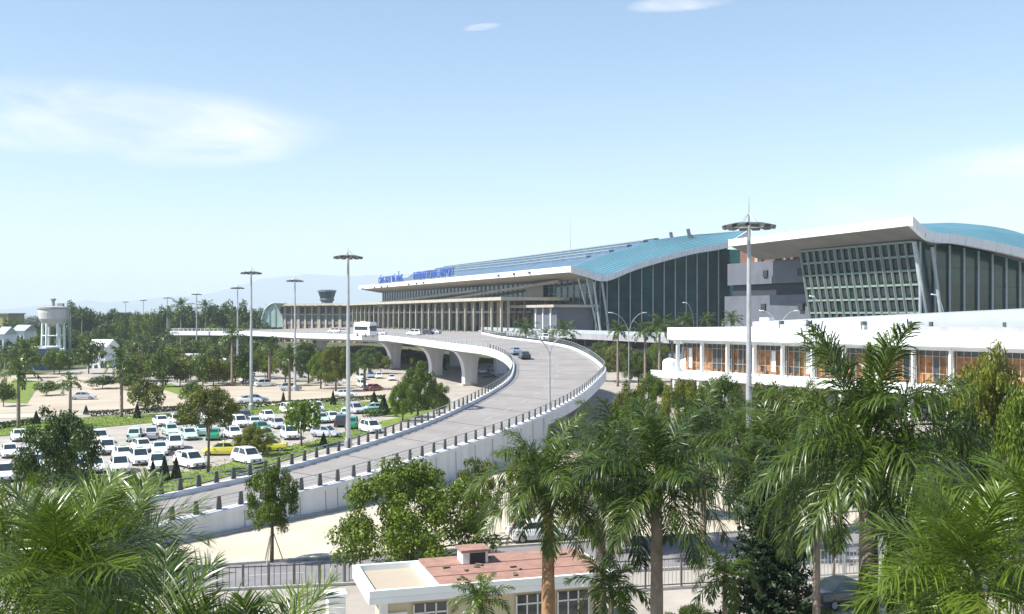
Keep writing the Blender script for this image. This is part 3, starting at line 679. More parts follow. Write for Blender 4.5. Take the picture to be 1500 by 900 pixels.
# pale green shell of the footbridge
sh = empty('glass_stair_shell', (P(400, 480, 540).x, 540, 9), 'pale green quarter round glass shell over a stair at the viaduct end', 'stair shell')
m = MB(); vv = []; fs = []; n = 14
x0 = P(384, 480, 540).x; x1 = P(416, 480, 540).x
for i in range(n + 1):
    a = math.pi / 2 * i / n; z = 9 + 12.6 * math.sin(a); xx = x0 + (1 - math.cos(a)) * (x1 - x0) * .62
    vv += [(xx, 538, z), (xx + 4, 552, z)]
for i in range(n): fs.append((2 * i, 2 * i + 1, 2 * i + 3, 2 * i + 2))
m.raw(vv, fs); m.build('glass_roof', mat('pale_green_glass', (0.50, 0.68, 0.60), .3, scale=.3), sh)
m = MB(); pts = [(x0, 537.9, 9)] + [vv[2 * i] for i in range(n + 1)] + [(x1 - 1, 537.9, 15), (x1, 537.9, 9)]
m.raw([(p[0], 538, p[2]) for p in pts[::1]], [tuple(range(len(pts)))]); m.build('glass_end_wall', mat('pale_green_panel', (0.46, 0.62, 0.55), .4, scale=.4), sh)
m = MB(); m.tube([(vv[2 * i][0], 537.6, vv[2 * i][2]) for i in range(n + 1)] + [(x1 - .6, 537.6, 15), (x1 + .8, 537.6, 9)], .4, 6)
for f_ in (.35, .62): xx = x0 + (x1 - x0) * f_; m.beam((xx, 537.7, 9), (xx, 537.7, 19.5), .35, .2)
m.build('shell_frame', m_mullw, sh)
# control tower cab
ct = empty('control_tower', (P(479, 430, 760).x, 760, 0), 'grey airport control tower with flared glass cab above the annex roof', 'control tower')
cx, cy = ct.location.x, 760
m = MB(); m.lathe([(4.4, 0), (4.2, 24), (4.2, 25)], (cx, cy, 0), 10); m.build('shaft', m_stone, ct)
m = MB(); m.lathe([(4.4, 25), (5.6, 26.6), (5.2, 27.2)], (cx, cy, 0), 8); m.build('walkway', m_stone, ct)
m = MB(); m.lathe([(5.0, 27.2), (6.6, 32.2)], (cx, cy, 0), 8); m.build('cab_glass', m_glass, ct)
m = MB(); m.lathe([(7.1, 32.2), (7.1, 33.2), (5, 33.9)], (cx, cy, 0), 8); m.build('cab_roof', m_stone, ct)

# ---------------------------------------------------------------- white office building on the right
ob = empty('office_building', (60, 160, 0), 'long white two storey building with orange curtained windows and flat overhanging roof', 'building')
E0 = Vector((31, 190, 0)); E1 = Vector((70, 140, 0)); ed = (E1 - E0).normalized(); en = Vector((ed.y, -ed.x, 0))   # en points to the camera side
if en.y > 0: en = -en
LB = 90.0; erz = math.atan2(ed.y, ed.x)
def O(s, n_, z): q = E0 + ed * s - en * n_; return Vector((q.x, q.y, z))     # s along, n_ backwards
def obox(m, s0, s1, n0, n1, z0, z1): return m.prism([O(s0, n0, 0), O(s1, n0, 0), O(s1, n1, 0), O(s0, n1, 0)], z0, z1)
m = MB(); obox(m, -1.5, LB, -1.6, 24, 11.25, 13.45); obox(m, -1.2, LB, -1.2, 24, 11.05, 11.25); m.build('roof_fascia', m_bwhite, ob, bevel=.05)
m = MB(); sA = 13
m.prism([O(sA, 5, 0), O(LB, 2.5, 0), O(LB, 26, 0), O(sA, 26, 0)], [13.46] * 4, [14.6, 17.6, 18.6, 15.2])
m.build('upper_roof', m_bgrey, ob)
m = MB(); obox(m, sA - .8, sA + 1.2, 8, 9.5, 13.46, 15.3); m.build('roof_upstand', m_bwhite, ob)
m = MB(); m.prism([O(44, 2.4, 0), O(LB, -.9, 0), O(LB, 1.4, 0), O(44, 3.2, 0)], 13.46, 14.1); m.build('painted_gap_shadow', m_greyc, ob)  # grey strip standing in for the shadow in the gap below the upper roof
m = MB(); obox(m, 0, LB, 1.8, 24, 5.2, 11.05); m.build('upper_storey_core', m_curtain, ob)
m = MB(); obox(m, 0, LB, .6, 1.79, 5.2, 5.6); obox(m, 0, LB, .6, 1.79, 10.6, 11.04); m.build('sill_wall', m_white, ob)
m = MB(); obox(m, -5.5, LB, -1.8, 24, 4.1, 5.2); m.build('floor_slab', m_white, ob)
m = MB(); obox(m, -5.5, LB, -1.9, -1.7, 5.2, 5.45); m.build('ledge_parapet', m_white, ob)
m = MB(); obox(m, -5, LB, 3, 24, 0, 4.1); m.build('ground_storey_wall', m_tan, ob)
for i in range(12): obox(MB(), i * 7.5, i * 7.5 + 4.6, 2.8, 2.99, .6, 3.2).build('ground_storey_window', m_wglass, ob)
for i in range(16):
    s_ = i * 5.9; m = MB(); obox(m, s_ - .14, s_ + .14, -.7, .1, 5.2, 11.04); m.build('column', m_white, ob)
    m = MB(); obox(m, s_ - .22, s_ + .22, -1.5, -.6, 0, 4.1); m.build('ground_column', m_white, ob)
random.seed(5)
for i in range(15):
    s0 = i * 5.9 + .2; s1 = s0 + 5.5
    m = MB()
    for f_ in (0, .2, .4, .6, .8, 1): s_ = s0 + (s1 - s0) * f_; obox(m, s_ - .035, s_ + .035, .9, .98, 5.62, 10.6)
    obox(m, s0, s1, .9, .98, 9.7, 9.77); obox(m, s0, s1, .9, .98, 7.1, 7.17); fr = m.build('window', m_beige, ob)
    m = MB()
    for f_ in range(5):
        if random.random() < .45: a = s0 + (s1 - s0) * f_ / 5 + .08; obox(m, a, a + .85, 1.05, 1.1, 6.1, 9.65 if random.random() < .6 else 7.1)
    obox(m, s0, s1, 1.05, 1.1, 9.82, 10.58)
    m.build('dark_pane', m_wglass, fr)
    m = MB()
    for f_ in range(5):
        if random.random() < .07: a = s0 + (s1 - s0) * f_ / 5 + .08; obox(m, a, a + .85, 1.12, 1.16, 6.1, 9.65)
    if m.v: m.build('white_blind', m_white, fr)
# roof floodlights
for i, (x, y, D) in enumerate([(1142, 478, 176), (1182, 479, 172), (1262, 477, 164), (1362, 477, 155), (1470, 476, 146)]):
    p = P(x, y, D); base = Vector((p.x, p.y, 13.45)); fl = empty('roof_floodlight', base, ['small floodlight at the left end of the white roof', 'floodlight second from left on the white roof', 'floodlight on the white roof above the tall palm spear', 'floodlight at the left end of the painted gap shadow', 'floodlight on the white roof near the right edge'][i], 'floodlight', 'floodlights on the white roof')
    m = MB(); m.beam(base, base + Vector((0, 0, .9)), .12, .12); m.build('bracket', m_lampd, fl)
    m = MB(); m.box(base + Vector((.25, -.2, 1.05)), (.8, .5, .6), .5); m.build('lamp_head', m_lampd, fl)
for i, (x, y) in enumerate([(977, 532), (1001, 532)]):
    c = O(-4.2 + i * 2.0, 2.0 + i * 2.6, 5.2); tk = empty('water_tank', c, ['round white water tank, left of the pair beside the white building', 'round white water tank, right of the pair touching the white building'][i], 'tank', 'white tanks')
    m = MB(); m.lathe([(1.3, 0), (1.4, .2), (1.4, 1.7), (1.15, 2.1), (.5, 2.35)], (c.x, c.y, 5.2), 18); m.build('tank_shell', m_bwhite, tk, smooth=False)
    m = MB(); m.lathe([(.4, 2.3), (.4, 2.5)], (c.x, c.y, 5.2), 12); m.build('lid', m_greyc, tk)

# ---------------------------------------------------------------- guardhouse
gh = empty('guardhouse', (-1, 49, 0), 'cream guardhouse with white parapet and flat terracotta tiled roof', 'guardhouse')
gd = Vector((.955, .297, 0)).normalized(); gn = Vector((-gd.y, gd.x, 0)); G0 = Vector((-6.45, 46.2, 0)); ga = math.atan2(gd.y, gd.x)
def H(s, n_, z=0): q = G0 + gd * s + gn * n_; return Vector((q.x, q.y, z))
def hbox(m, s0, s1, n0, n1, z0, z1): return m.prism([H(s0, n0), H(s1, n0), H(s1, n1), H(s0, n1)], z0, z1)
m = MB(); hbox(m, 1.0, 11.5, .8, 4.2, 0, 3.0); m.build('wall', m_creamw, gh)
m = MB(); hbox(m, 0, 12, 0, 5, 2.85, 3.12); m.build('roof_slab', m_white, gh)
m = MB()
for a in ((0, 12, 0, .18), (0, 12, 4.82, 5), (0, .3, .18, 4.82), (11.8, 12, .18, 4.82), (3.0, 3.3, .18, 4.82)): hbox(m, *a, 3.12, 3.48 if a[3] < 1 else 3.5)
m.build('parapet', m_bwhite, gh, bevel=.02)
m = MB(); hbox(m, .3, 3.0, .18, 4.82, 3.125, 3.2); m.build('roof_screed', m_sand, gh)
m = MB(); m.prism([H(3.3, .18), H(11.8, .18), H(11.8, 4.82), H(3.3, 4.82)], [3.125] * 4, [3.42, 3.42, 3.62, 3.62]); rt = m.build('tiled_roof', m_terra, gh)
rng = random.Random(4); m = MB()
for n_ in (1.6, 3.2): m.beam(H(3.35, n_, 3.432 + n_ * .043), H(11.75, n_, 3.432 + n_ * .043), .02, .02)
m.build('roof_joints', m_rust, rt); m = MB()
for i in range(14): s_ = rng.uniform(3.6, 11.2); n_ = rng.uniform(.6, 4.3); q = H(s_, n_, 3.45 + n_ * .043); m.box((q.x, q.y, q.z + .02), (rng.uniform(.1, .5), rng.uniform(.08, .2), .05), rng.uniform(0, 3))
m.build('roof_debris', m_bark, rt)
m = MB(); hbox(m, 5.2, 6.5, 3.2, 4.3, 3.2, 4.15); ch = m.build('chimney', m_white, gh)
m = MB(); hbox(m, 5.1, 6.6, 3.1, 4.4, 4.15, 4.27); m.build('chimney_cap', m_terra, ch)
m = MB(); hbox(m, 5.55, 6.35, 3.17, 3.2, 3.35, 4.1); m.build('chimney_opening', m_dark, ch)
for s_ in (2.2, 7.2, 9.3):
    m = MB(); hbox(m, s_, s_ + 1.6, .72, .80, 1.0, 2.5); wn = m.build('window', m_wglass, gh)
    m = MB()
    for a in (0, .53, 1.06, 1.6): hbox(m, s_ + a - .03, s_ + a + .03, .66, .72, 1.0, 2.5)
    hbox(m, s_, s_ + 1.6, .66, .72, 2.05, 2.12); hbox(m, s_ - .1, s_ + 1.7, .60, .78, .9, 1.0); m.build('window_frame', m_white, wn)
m = MB(); hbox(m, .6, .95, .5, .85, 0, 2.85); hbox(m, 1.0, 1.9, .7, .79, 0, 2.2); m.build('porch_post', m_white, gh)
gpz = G(491, 900); gpo = empty('gate_post', (P(492, 865, 49.5).x, 49.5, 0), 'thick white square gate post left of the guardhouse', 'gate post')
q = gpo.location; m = MB(); m.box((q.x, q.y, 1.2), (.85, .85, 2.4), ga); m.build('post_shaft', m_white, gpo, bevel=.03); m = MB(); m.box((q.x, q.y, 2.48), (1.0, 1.0, .16), ga); m.build('post_cap', m_bwhite, gpo)

# ---------------------------------------------------------------- fences
def fence(pts, label, hgt, post_sp, bar_sp, m_, mb_, wallh=0):
    f_ = empty('metal_fence', Vector(pts[0]), label, 'fence'); V3 = [Vector(p) for p in pts]
    m = MB()
    for a, b in zip(V3[:-1], V3[1:]):
        for z in (wallh + .15, wallh + hgt - .08): m.beam(a + Vector((0, 0, z)), b + Vector((0, 0, z)), .05, .06)
    m.build('fence_rails', m_, f_)
    m = MB(); 
    for p, d in along(V3, bar_sp): m.beam(p + Vector((0, 0, wallh + .1)), p + Vector((0, 0, wallh + hgt)), .035, .035)
    m.build('fence_bars', mb_, f_)
    for p, d in along(V3, post_sp): MB().beam(p, p + Vector((0, 0, wallh + hgt + .08)), .1, .1).build('post', m_, f_)
    if wallh:
        m = MB()
        for a, b in zip(V3[:-1], V3[1:]): m.beam(a + Vector((0, 0, wallh / 2)), b + Vector((0, 0, wallh / 2)), .2, wallh)
        m.build('base_wall', m_greyc, f_)
fence([(-24, 57.2, 0), (-18.5, 58.6, 0), (-9.3, 60.3, 0)], 'thin dark metal fence beside the street, left of the guardhouse', 1.45, 1.45, .36, m_rail, m_rail)
fence([(5.5, 58.2, 0), (13.5, 60.0, 0)], 'grey metal picket fence between the two palm trunks', 1.7, 2.2, .24, m_rail, m_steel, .25)
fence([(13.5, 60.0, 0), (26.5, 62.9, 0)], 'pale metal picket fence behind the dark pine and thick palm trunk', 1.7, 2.2, .24, m_railL, m_railL, .25)

# ---------------------------------------------------------------- lamps
def flood_mast(x, ytop, label, D, size=1.0):
    base = Vector(((x - 750) / F * D, D, 0)); Ht = CAMZ + (HY - ytop) * D / F
    r = empty('flood_mast', base, label, 'lamp mast', 'tall floodlight masts')
    m = MB(); m.tube([base, base + Vector((0, 0, Ht * .5)), base + Vector((0, 0, Ht))], [.30, .22, .13], 10); m.build('pole', m_steel, r)
    m = MB(); m.lathe([(.45, 0), (.45, 1.0), (.32, 1.2)], base, 10); m.build('base_box', m_steel, r)
    m = MB(); c = base + Vector((0, 0, Ht - .25)); Rr = 1.3 * size
    ring = [c + Vector((math.cos(a) * Rr * .72, math.sin(a) * Rr * .72, 0)) for a in np.linspace(0, 2 * math.pi, 17)]
    m.tube(ring, .06, 5, cap=False)
    for a in range(4): t = a * math.pi / 2 + .4; m.beam(c, c + Vector((math.cos(t) * Rr * .8, math.sin(t) * Rr * .8, 0)), .1, .1)
    for a in range(4): t = a * math.pi / 2 + .4; m.tube([c + Vector((math.cos(t) * Rr * .7, math.sin(t) * Rr * .7, 0)), c + Vector((0, 0, .85 * size))], .025, 4)
    m.build('lamp_ring', m_steel, r)
    for i in range(12):
        t = 2 * math.pi * i / 12; d = Vector((math.cos(t), math.sin(t), 0)); q = c + d * Rr
        m = MB(); nn = Vector((-d.y, d.x, 0)); u = Vector((0, 0, 1))
        a = q - d * .42 + u * .12; b = q + d * .42 - u * .08
        m.beam(a, b, .52 * size, .24); m.build('floodlight', m_lampd, r)
    m = MB(); m.tube([c, c + Vector((0, 0, 1.0)), c + Vector((0, 0, 2.3 if D < 100 else 1.0))], [.08, .05, .02], 5); m.build('lightning_rod', m_steel, r)
for x, yt, D, lb in [(1097, 327, 79, 'nearest and tallest floodlight mast in front of the white building'), (510, 374, 122, 'tall floodlight mast beside the ramp near the picture centre left'),
        (368, 398, 170, 'floodlight mast in the car park left of the ramp'), (432, 410, 212, 'floodlight mast between the two nearer masts, by the viaduct'), (348, 421, 268, 'floodlight mast just left of the car park one, partly behind the big palm'),
        (288, 430.5, 357, 'distant floodlight mast between the two coconut palms'), (245, 436, 446, 'distant floodlight mast left of the coconut palms'), (210, 439.5, 510, 'second farthest floodlight mast over the wood'), (184, 442, 579, 'farthest floodlight mast, leftmost of the line')]:
    flood_mast(x, yt, lb, D, 1.22 if D < 100 else 1.0)
def street_lamp(base, hgt, heads, label, rad=.11):
    r = empty('street_lamp', base, label, 'street lamp', 'curved arm street lamps'); base = Vector(base)
    m = MB(); m.tube([base, base + Vector((0, 0, hgt * .62)), base + Vector((0, 0, hgt * .80))], [rad, rad * .7, rad * .6], 8); m.build('pole', m_steel, r)
    for dx, dy in heads:
        j = base + Vector((0, 0, hgt * .72)); m = MB(); pts = []
        for i in range(8):
            t = i / 7; pts.append(j + Vector((dx * t ** 1.7, dy * t ** 1.7, hgt * .28 * (1 - (1 - t) ** 1.6))))
        m.tube(pts, rad * .5, 6); m.build('arm', m_steel, r)
        m = MB(); d = Vector((dx, dy, 0)).normalized(); m.beam(pts[-1] - d * .1, pts[-1] + d * .75 + Vector((0, 0, .08)), .32, .16); m.build('lamp_head', m_bwhite, r)
street_lamp((4.45, 121.5, 4.6), 8.6, [(-1.9, -.5), (1.5, .5)], 'forked street lamp with two arms standing on the ramp parapet', .15)
street_lamp(P(921, 520, 205).to_tuple()[:2] + (0,), 16.2, [(-3.4, -1), (3.0, 1)], 'two armed street lamp among palms in front of the end glass')
street_lamp((P(1016, 500, 215).x, 215, 0), 18.3, [(-1.6, -.5)], 'single arm street lamp just left of the tall near mast')
street_lamp((P(1204, 500, 176).x, 176, 0), 19.0, [(-1.6, -.5)], 'single arm street lamp standing behind the white roof beneath the grid window')
street_lamp((P(1384, 500, 172).x, 172, 0), 19.2, [(-1.8, -.5)], 'faint street lamp behind the white roof at the corner strut')
street_lamp((P(1141, 500, 200).x, 200, 0), 16.6, [(-3.2, -.5), (3.2, .5)], 'two armed street lamp whose heads show over the white roof')

# ---------------------------------------------------------------- water tower and far buildings
wt = empty('water_tower', (P(78, 500, 330).x, 330, 0), 'white round water tower on tall legs at far left', 'water tower')
c = wt.location
m = MB(); m.lathe([(1.2, 11.8), (3.2, 12.6), (4.3, 14.4), (4.6, 16.4), (4.6, 17.6)], (c.x, c.y, 0), 24); m.build('tank', m_tank, wt, smooth=False)
m = MB(); m.lathe([(4.9, 17.6), (4.9, 18.1), (3.2, 18.5)], (c.x, c.y, 0), 24); m.build('tank_rim', m_greyc, wt)
m = MB(); m.lathe([(.5, 18.5), (.5, 20.2), (.9, 20.4), (.9, 20.9)], (c.x, c.y, 0), 10); m.box((c.x + 2.4, c.y, 18.9), (1.8, 1.4, 1.0)); m.build('roof_hatch', m_greyc, wt)
for a in range(6):
    t = a * math.pi / 3 + .3; m = MB(); m.tube([(c.x + 3.5 * math.cos(t), c.y + 3.5 * math.sin(t), 0), (c.x + 3.1 * math.cos(t), c.y + 3.1 * math.sin(t), 13.2)], .42, 8); m.build('leg', m_bwhite, wt)
m = MB()
for z in (4.5, 9): m.tube([(c.x + 3.3 * math.cos(t), c.y + 3.3 * math.sin(t), z) for t in np.linspace(0, 2 * math.pi, 13)], .22, 6, cap=False)
m.build('brace_ring', m_white, wt)
m = MB(); m.tube([(c.x + 5.3, c.y, 0), (c.x + 4.9, c.y, 18)], .12, 5); m.tube([(c.x + 5.8, c.y, 0), (c.x + 5.4, c.y, 18)], .12, 5); m.build('ladder', m_steel, wt)
def house(x0, x1, ytop, ybase, D, depth, wallm, roofm, label, nwin=4, gable=False, name='building'):
    a = P(x0, ybase, D); b = P(x1, ybase, D); zt = P(x0, ytop, D).z; wd = b.x - a.x
    r = empty(name, ((a.x + b.x) / 2, D, 0), label, 'building')
    m = MB(); m.box(((a.x + b.x) / 2, D + depth / 2, zt / 2), (wd, depth, zt)); m.build('wall', wallm, r)
    m = MB(); cx = (a.x + b.x) / 2
    if gable: m.raw([(a.x - .5, D - .5, zt), (b.x + .5, D - .5, zt), (b.x + .5, D + depth, zt), (a.x - .5, D + depth, zt), (a.x - .5, D + depth / 2, zt + 2.2), (b.x + .5, D + depth / 2, zt + 2.2)], [(0, 1, 5, 4), (2, 3, 4, 5), (0, 4, 3), (1, 2, 5)])
    else: m.box((cx, D + depth / 2, zt + .25), (wd + 1, depth + 1, .5))
    m.build('roof', roofm, r)
    m = MB()
    for i in range(nwin): q = a.x + wd * (i + .5) / nwin; m.box((q, D - .04, zt - 2.4), (wd / nwin * .5, .1, 1.5)); m.box((q, D - .04, zt - 6), (wd / nwin * .5, .1, 1.5))
    m.build('window_row', m_wglass, r)
house(97, 115, 457.5, 520, 520, 14, m_bluew, m_bluew, 'blue block right behind the water tower', 3)
house(-30, 12, 460.5, 520, 480, 16, m_yelw, m_greyc, 'olive yellow block with grey roof at the left picture edge', 4)
house(128, 158, 468.5, 520, 620, 14, m_creamw, m_greyc, 'cream low building over the trees between the water tower and the masts', 5)
house(18, 35, 485, 520, 380, 10, m_white, m_bgrey, 'small white house among trees left of the water tower', 3, True)
house(-5, 5, 490, 530, 300, 8, m_white, m_bgrey, 'white shed at the left picture edge under the yellow block', 1, True)
house(127, 154, 509, 530, 300, 10, m_white, m_bwhite, 'white pavilion with peaked canopy right of the water tower', 3, True)
house(40, 66, 511, 535, 290, 9, m_bluew, m_white, 'low shed with pale roof at the foot of the water tower', 3)
house(286, 300, 461, 480, 640, 14, m_tan, m_rust, 'small reddish building between the coconut palms', 2)
house(168, 182, 459, 480, 700, 14, m_stone, m_greyc, 'grey block on the horizon below the leftmost mast', 2)
#VEG
# ---------------------------------------------------------------- foliage meshes
def leaf_quads(C_, size, rng, up=0.35, aspect=0.5, out=None):
    n = len(C_); d = rng.randn(n, 3); d /= np.linalg.norm(d, axis=1)[:, None]
    nrm = rng.randn(n, 3); nrm /= np.linalg.norm(nrm, axis=1)[:, None]
    if out is not None: nrm = nrm * 0.75 + out * 0.7
    nrm[:, 2] += up; nrm /= np.linalg.norm(nrm, axis=1)[:, None]
    a = np.cross(nrm, d); a /= np.linalg.norm(a, axis=1)[:, None] + 1e-9; b = np.cross(nrm, a)
    s = size * (0.6 + 0.8 * rng.rand(n))[:, None]
    V_ = np.stack([C_ - a * s, C_ - b * s * aspect + nrm * s * .12, C_ + a * s, C_ + b * s * aspect + nrm * s * .12], axis=1).reshape(-1, 3)
    F_ = np.arange(4 * n).reshape(n, 4); return V_, F_
def crown_points(seed, n, nl, lob=(0.26, 0.42), flat=1.0, layered=False):
    rng = np.random.RandomState(seed); P_ = []; O_ = []
    Ls = []
    for i in range(nl):
        th = 2.399 * i + rng.rand() * .7; zz = (i + .5) / nl; r = math.sqrt(max(0.0, 1 - (2 * zz - 1) ** 2)) * (.62 + .25 * rng.rand()) if zz > .25 else (.45 + .4 * rng.rand())
        if i % 4 == 0: r *= .35
        Ls.append((r * math.cos(th), r * math.sin(th), .14 + .74 * zz + .05 * rng.randn(), rng.uniform(*lob)))
    for x, y, z, rad in Ls:
        k_ = int(n / nl * (rad / np.mean([q[3] for q in Ls])) ** 2)
        d = rng.randn(k_, 3); d /= np.linalg.norm(d, axis=1)[:, None]; rr = rad * (0.35 + 0.65 * rng.rand(k_) ** .55) * (1 + .25 * np.sin(d[:, 0] * 7 + x * 9) * np.cos(d[:, 1] * 6))
        p = d * rr[:, None]; p[:, 2] *= .62 * flat
        P_.append(p + np.array([x, y, z])); O_.append(d)
    return np.vstack(P_), np.vstack(O_), Ls, rng
CROWN = {}
def make_crown(key, seed, n, size, nl, m_, **kw):
    P_, O_, Ls, rng = crown_points(seed, n, nl, **kw)
    V_, F_ = leaf_quads(P_, size, rng, out=O_)
    me = npmesh('crown', V_, F_, m_); d = me.data; bpy.data.objects.remove(me); CROWN[key] = (d, Ls)
for i, (mm, nm) in enumerate(((m_leaf, 'mid'), (m_leafd, 'dark'), (m_leafo, 'olive'))):
    for j in range(3): make_crown((nm, 'far', j), 10 * i + j, 2600, .062, 22, mm, lob=(.24, .40))
    for j in range(2): make_crown((nm, 'near', j), 100 + 10 * i + j, 17000, .024, 60, mm, lob=(.10, .25))
make_crown(('bright', 'near', 0), 201, 8000, .040, 40, m_leafy, lob=(.12, .24)); make_crown(('bright', 'far', 0), 202, 1500, .08, 18, m_leafy)
make_crown(('open', 'near', 0), 203, 30000, .018, 110, m_leafo2, lob=(.10, .19)); make_crown(('open', 'near', 1), 204, 7000, .028, 60, m_leafo, lob=(.09, .17))
def part_from(mesh, name, parent, loc, scale, rz=0.0):
    o = bpy.data.objects.new(name, mesh); COL.objects.link(o); o.parent = parent; o.location = loc; o.scale = scale; o.rotation_euler = (0, 0, rz); return o
def tree(base, hgt, wd, key, label, group=None, name='broadleaf_tree', cbase=.28, rnd=None, trunk_r=None, lean=0.0, limbs=5, parent_stakes=False):
    rnd = rnd or random; base = Vector(base); r = empty(name, base, label, 'tree', group)
    d, Ls = CROWN[key]; ch = hgt * (1 - cbase); rz = rnd.uniform(0, 6.28)
    tr = trunk_r or max(.09, hgt * .022); m = MB(); top = base + Vector((lean, 0, hgt * cbase + ch * .5))
    mid = base.lerp(top, .5) + Vector((rnd.uniform(-.1, .1), 0, 0))
    m.tube([base, mid, top], [tr, tr * .75, tr * .3], 7)
    fork = base.lerp(top, .55)
    for q in Ls[:: max(1, len(Ls) // limbs)][:limbs]:
        cx = (q[0] * math.cos(rz) - q[1] * math.sin(rz)) * wd / 2 * .85; cy = (q[0] * math.sin(rz) + q[1] * math.cos(rz)) * wd / 2 * .85
        e = base + Vector((lean + cx, cy, hgt * cbase + ch * q[2])); mm = fork.lerp(e, .5) + Vector((0, 0, -.04 * hgt)); m.tube([fork, mm, e], [tr * .5, tr * .35, tr * .12], 5)
    m.build('trunk', m_bark, r, smooth=True)
    part_from(d, 'crown', r, (lean, 0, hgt * cbase), (wd / 2, wd / 2, ch), rz)
    return r
def ptree(x, yt, yb, wpx, key, label, group=None, D=None, **kw):
    "tree standing on the ground with picture extents"
    if D is None: D = CAMZ * F / (yb - HY)
    base = Vector(((x - 750) / F * D, D, 0)); h = CAMZ - (yt - HY) * D / F
    return tree(base, h, wpx * D / F, key, label, group, **kw)
# palms
def frond_geo(L, el0, droop, az, nleaf, lw, seed, ll=.27, roll=.6, twist=0.0, bend=.5):
    rng = random.Random(seed); V_ = []; F_ = []; pts = []; p = Vector((0, 0, 0)); n = 12; dirs = []
    ca, sa = math.cos(az), math.sin(az)
    for i in range(n + 1):
        s = i / n; el = el0 - droop * s ** 1.35; d = Vector((ca * math.cos(el), sa * math.cos(el), math.sin(el))); pts.append(p.copy()); dirs.append(d); p += d * L / n
    side0 = Vector((-sa, ca, 0))
    rr = .028 * L / 3
    for i in range(n + 1):       # rachis: flat three sided bar
        w_ = rr * (1 - .85 * i / n) + .004; up = side0.cross(dirs[i]).normalized() * -1
        V_ += [pts[i] - side0 * w_, pts[i] + up * w_ * 1.2, pts[i] + side0 * w_, pts[i] - up * w_ * .6]
    for i in range(n):
        for j in range(4): j2 = (j + 1) % 4; F_.append((i * 4 + j, i * 4 + j2, i * 4 + 4 + j2, i * 4 + 4 + j))
    for k_ in range(nleaf):
        s = .13 + .87 * (k_ + .5) / nleaf; fi = s * n; i = min(int(fi), n - 1); t = fi - i; q = pts[i].lerp(pts[i + 1], t); d = dirs[i].lerp(dirs[i + 1], t).normalized(); up = d.cross(side0).normalized()
        if up.z < 0: up = -up
        le = L * ll * (math.sin(math.pi * (.14 + .80 * s)) ** .7) * rng.uniform(.85, 1.12)
        for sg in (-1, 1):
            ra = rng.uniform(-roll, roll) + .15; fw = .35 + .9 * s + rng.uniform(-.12, .12)
            dd = (side0 * sg * math.cos(ra) + up * math.sin(ra) + d * fw).normalized()
            wv = dd.cross(up).normalized() if abs(dd.dot(up)) < .95 else d
            wv = (wv + up * rng.uniform(-.5, .5)).normalized()
            a = q; b = q + dd * le * .45; d3 = (dd + Vector((0, 0, -bend * rng.uniform(.5, 1.5)))).normalized(); c = b + d3 * le * .35; d4 = (d3 + Vector((0, 0, -bend * 1.3))).normalized(); e = c + d4 * le * .25
            v0 = len(V_); hw = lw
            V_ += [a - wv * hw * .4, a + wv * hw * .4, b + wv * hw, b - wv * hw, c + wv * hw * .75, c - wv * hw * .75, e + wv * hw * .08, e - wv * hw * .08]
            F_ += [(v0, v0 + 1, v0 + 2, v0 + 3), (v0 + 3, v0 + 2, v0 + 4, v0 + 5), (v0 + 5, v0 + 4, v0 + 6, v0 + 7)]
    return V_, F_
def palm_mesh(nf, L, nleaf, lw, seed, el_hi=82, el_lo=-25, m_=None, droop=(45, 95), ll=.27, roll=.6, bend=.5, spear=True, as_fronds=False, az0=0.0):
    rng = random.Random(seed); V_ = []; F_ = []; out_ = []
    for i in range(nf):
        t = (i + .5) / nf; el = R(el_hi + (el_lo - el_hi) * t ** .85) + rng.uniform(-.1, .1); dr = R(rng.uniform(*droop)) * (.65 + .5 * t) * (1 if el > 0 else .7)
        v, f = frond_geo(L * rng.uniform(.88, 1.08) * (.82 + .18 * min(1, t * 3)), el, dr, az0 + i * 2.39996 + rng.uniform(-.15, .15), nleaf, lw, seed * 100 + i, ll, roll, bend=bend)
        b = len(V_); V_ += v; F_ += [tuple(q + b for q in ff) for ff in f]
    if spear:
        v, f = frond_geo(L * .62, R(88), R(6), rng.uniform(0, 6), nleaf // 2, lw, seed * 77, ll * .35, .3, bend=.05); b = len(V_); V_ += v; F_ += [tuple(q + b for q in ff) for ff in f]
    o = npmesh('crown', [tuple(p) for p in V_], F_, m_ or m_palm); d = o.data; bpy.data.objects.remove(o); return d
PAL = {'tall0': palm_mesh(30, 3.6, 70, .021, 41, el_hi=86, el_lo=-38, droop=(30, 90), roll=.8, ll=.28),'far0': palm_mesh(15, 3.3, 14, .085, 1), 'far1': palm_mesh(13, 3.3, 14, .085, 2), 'far2': palm_mesh(17, 3.2, 14, .085, 3, el_lo=-40),
       'royal0': palm_mesh(22, 3.6, 74, .021, 11, el_lo=-40, droop=(45, 105), roll=.8, ll=.29), 'royal1': palm_mesh(22, 3.6, 74, .021, 12, el_lo=-45, droop=(40, 95), roll=.8, ll=.29), 'royal2': palm_mesh(22, 3.6, 74, .021, 13, el_lo=-50, droop=(50, 105), roll=.8, ll=.29),
       'bright0': palm_mesh(22, 3.3, 72, .019, 21, m_=m_palmb, el_lo=-30, droop=(25, 70), ll=.36, bend=.14, roll=.75), 'bright1': palm_mesh(21, 3.3, 72, .019, 22, m_=m_palmb, el_lo=-30, droop=(25, 65), ll=.36, bend=.14, roll=.75),
       'small0': palm_mesh(16, 1.5, 30, .022, 31, m_=m_palmb, el_lo=-10, droop=(50, 100), ll=.3), 'small1': palm_mesh(14, 1.7, 30, .024, 32, m_=m_palmb, el_lo=-20, droop=(70, 130), ll=.28)}
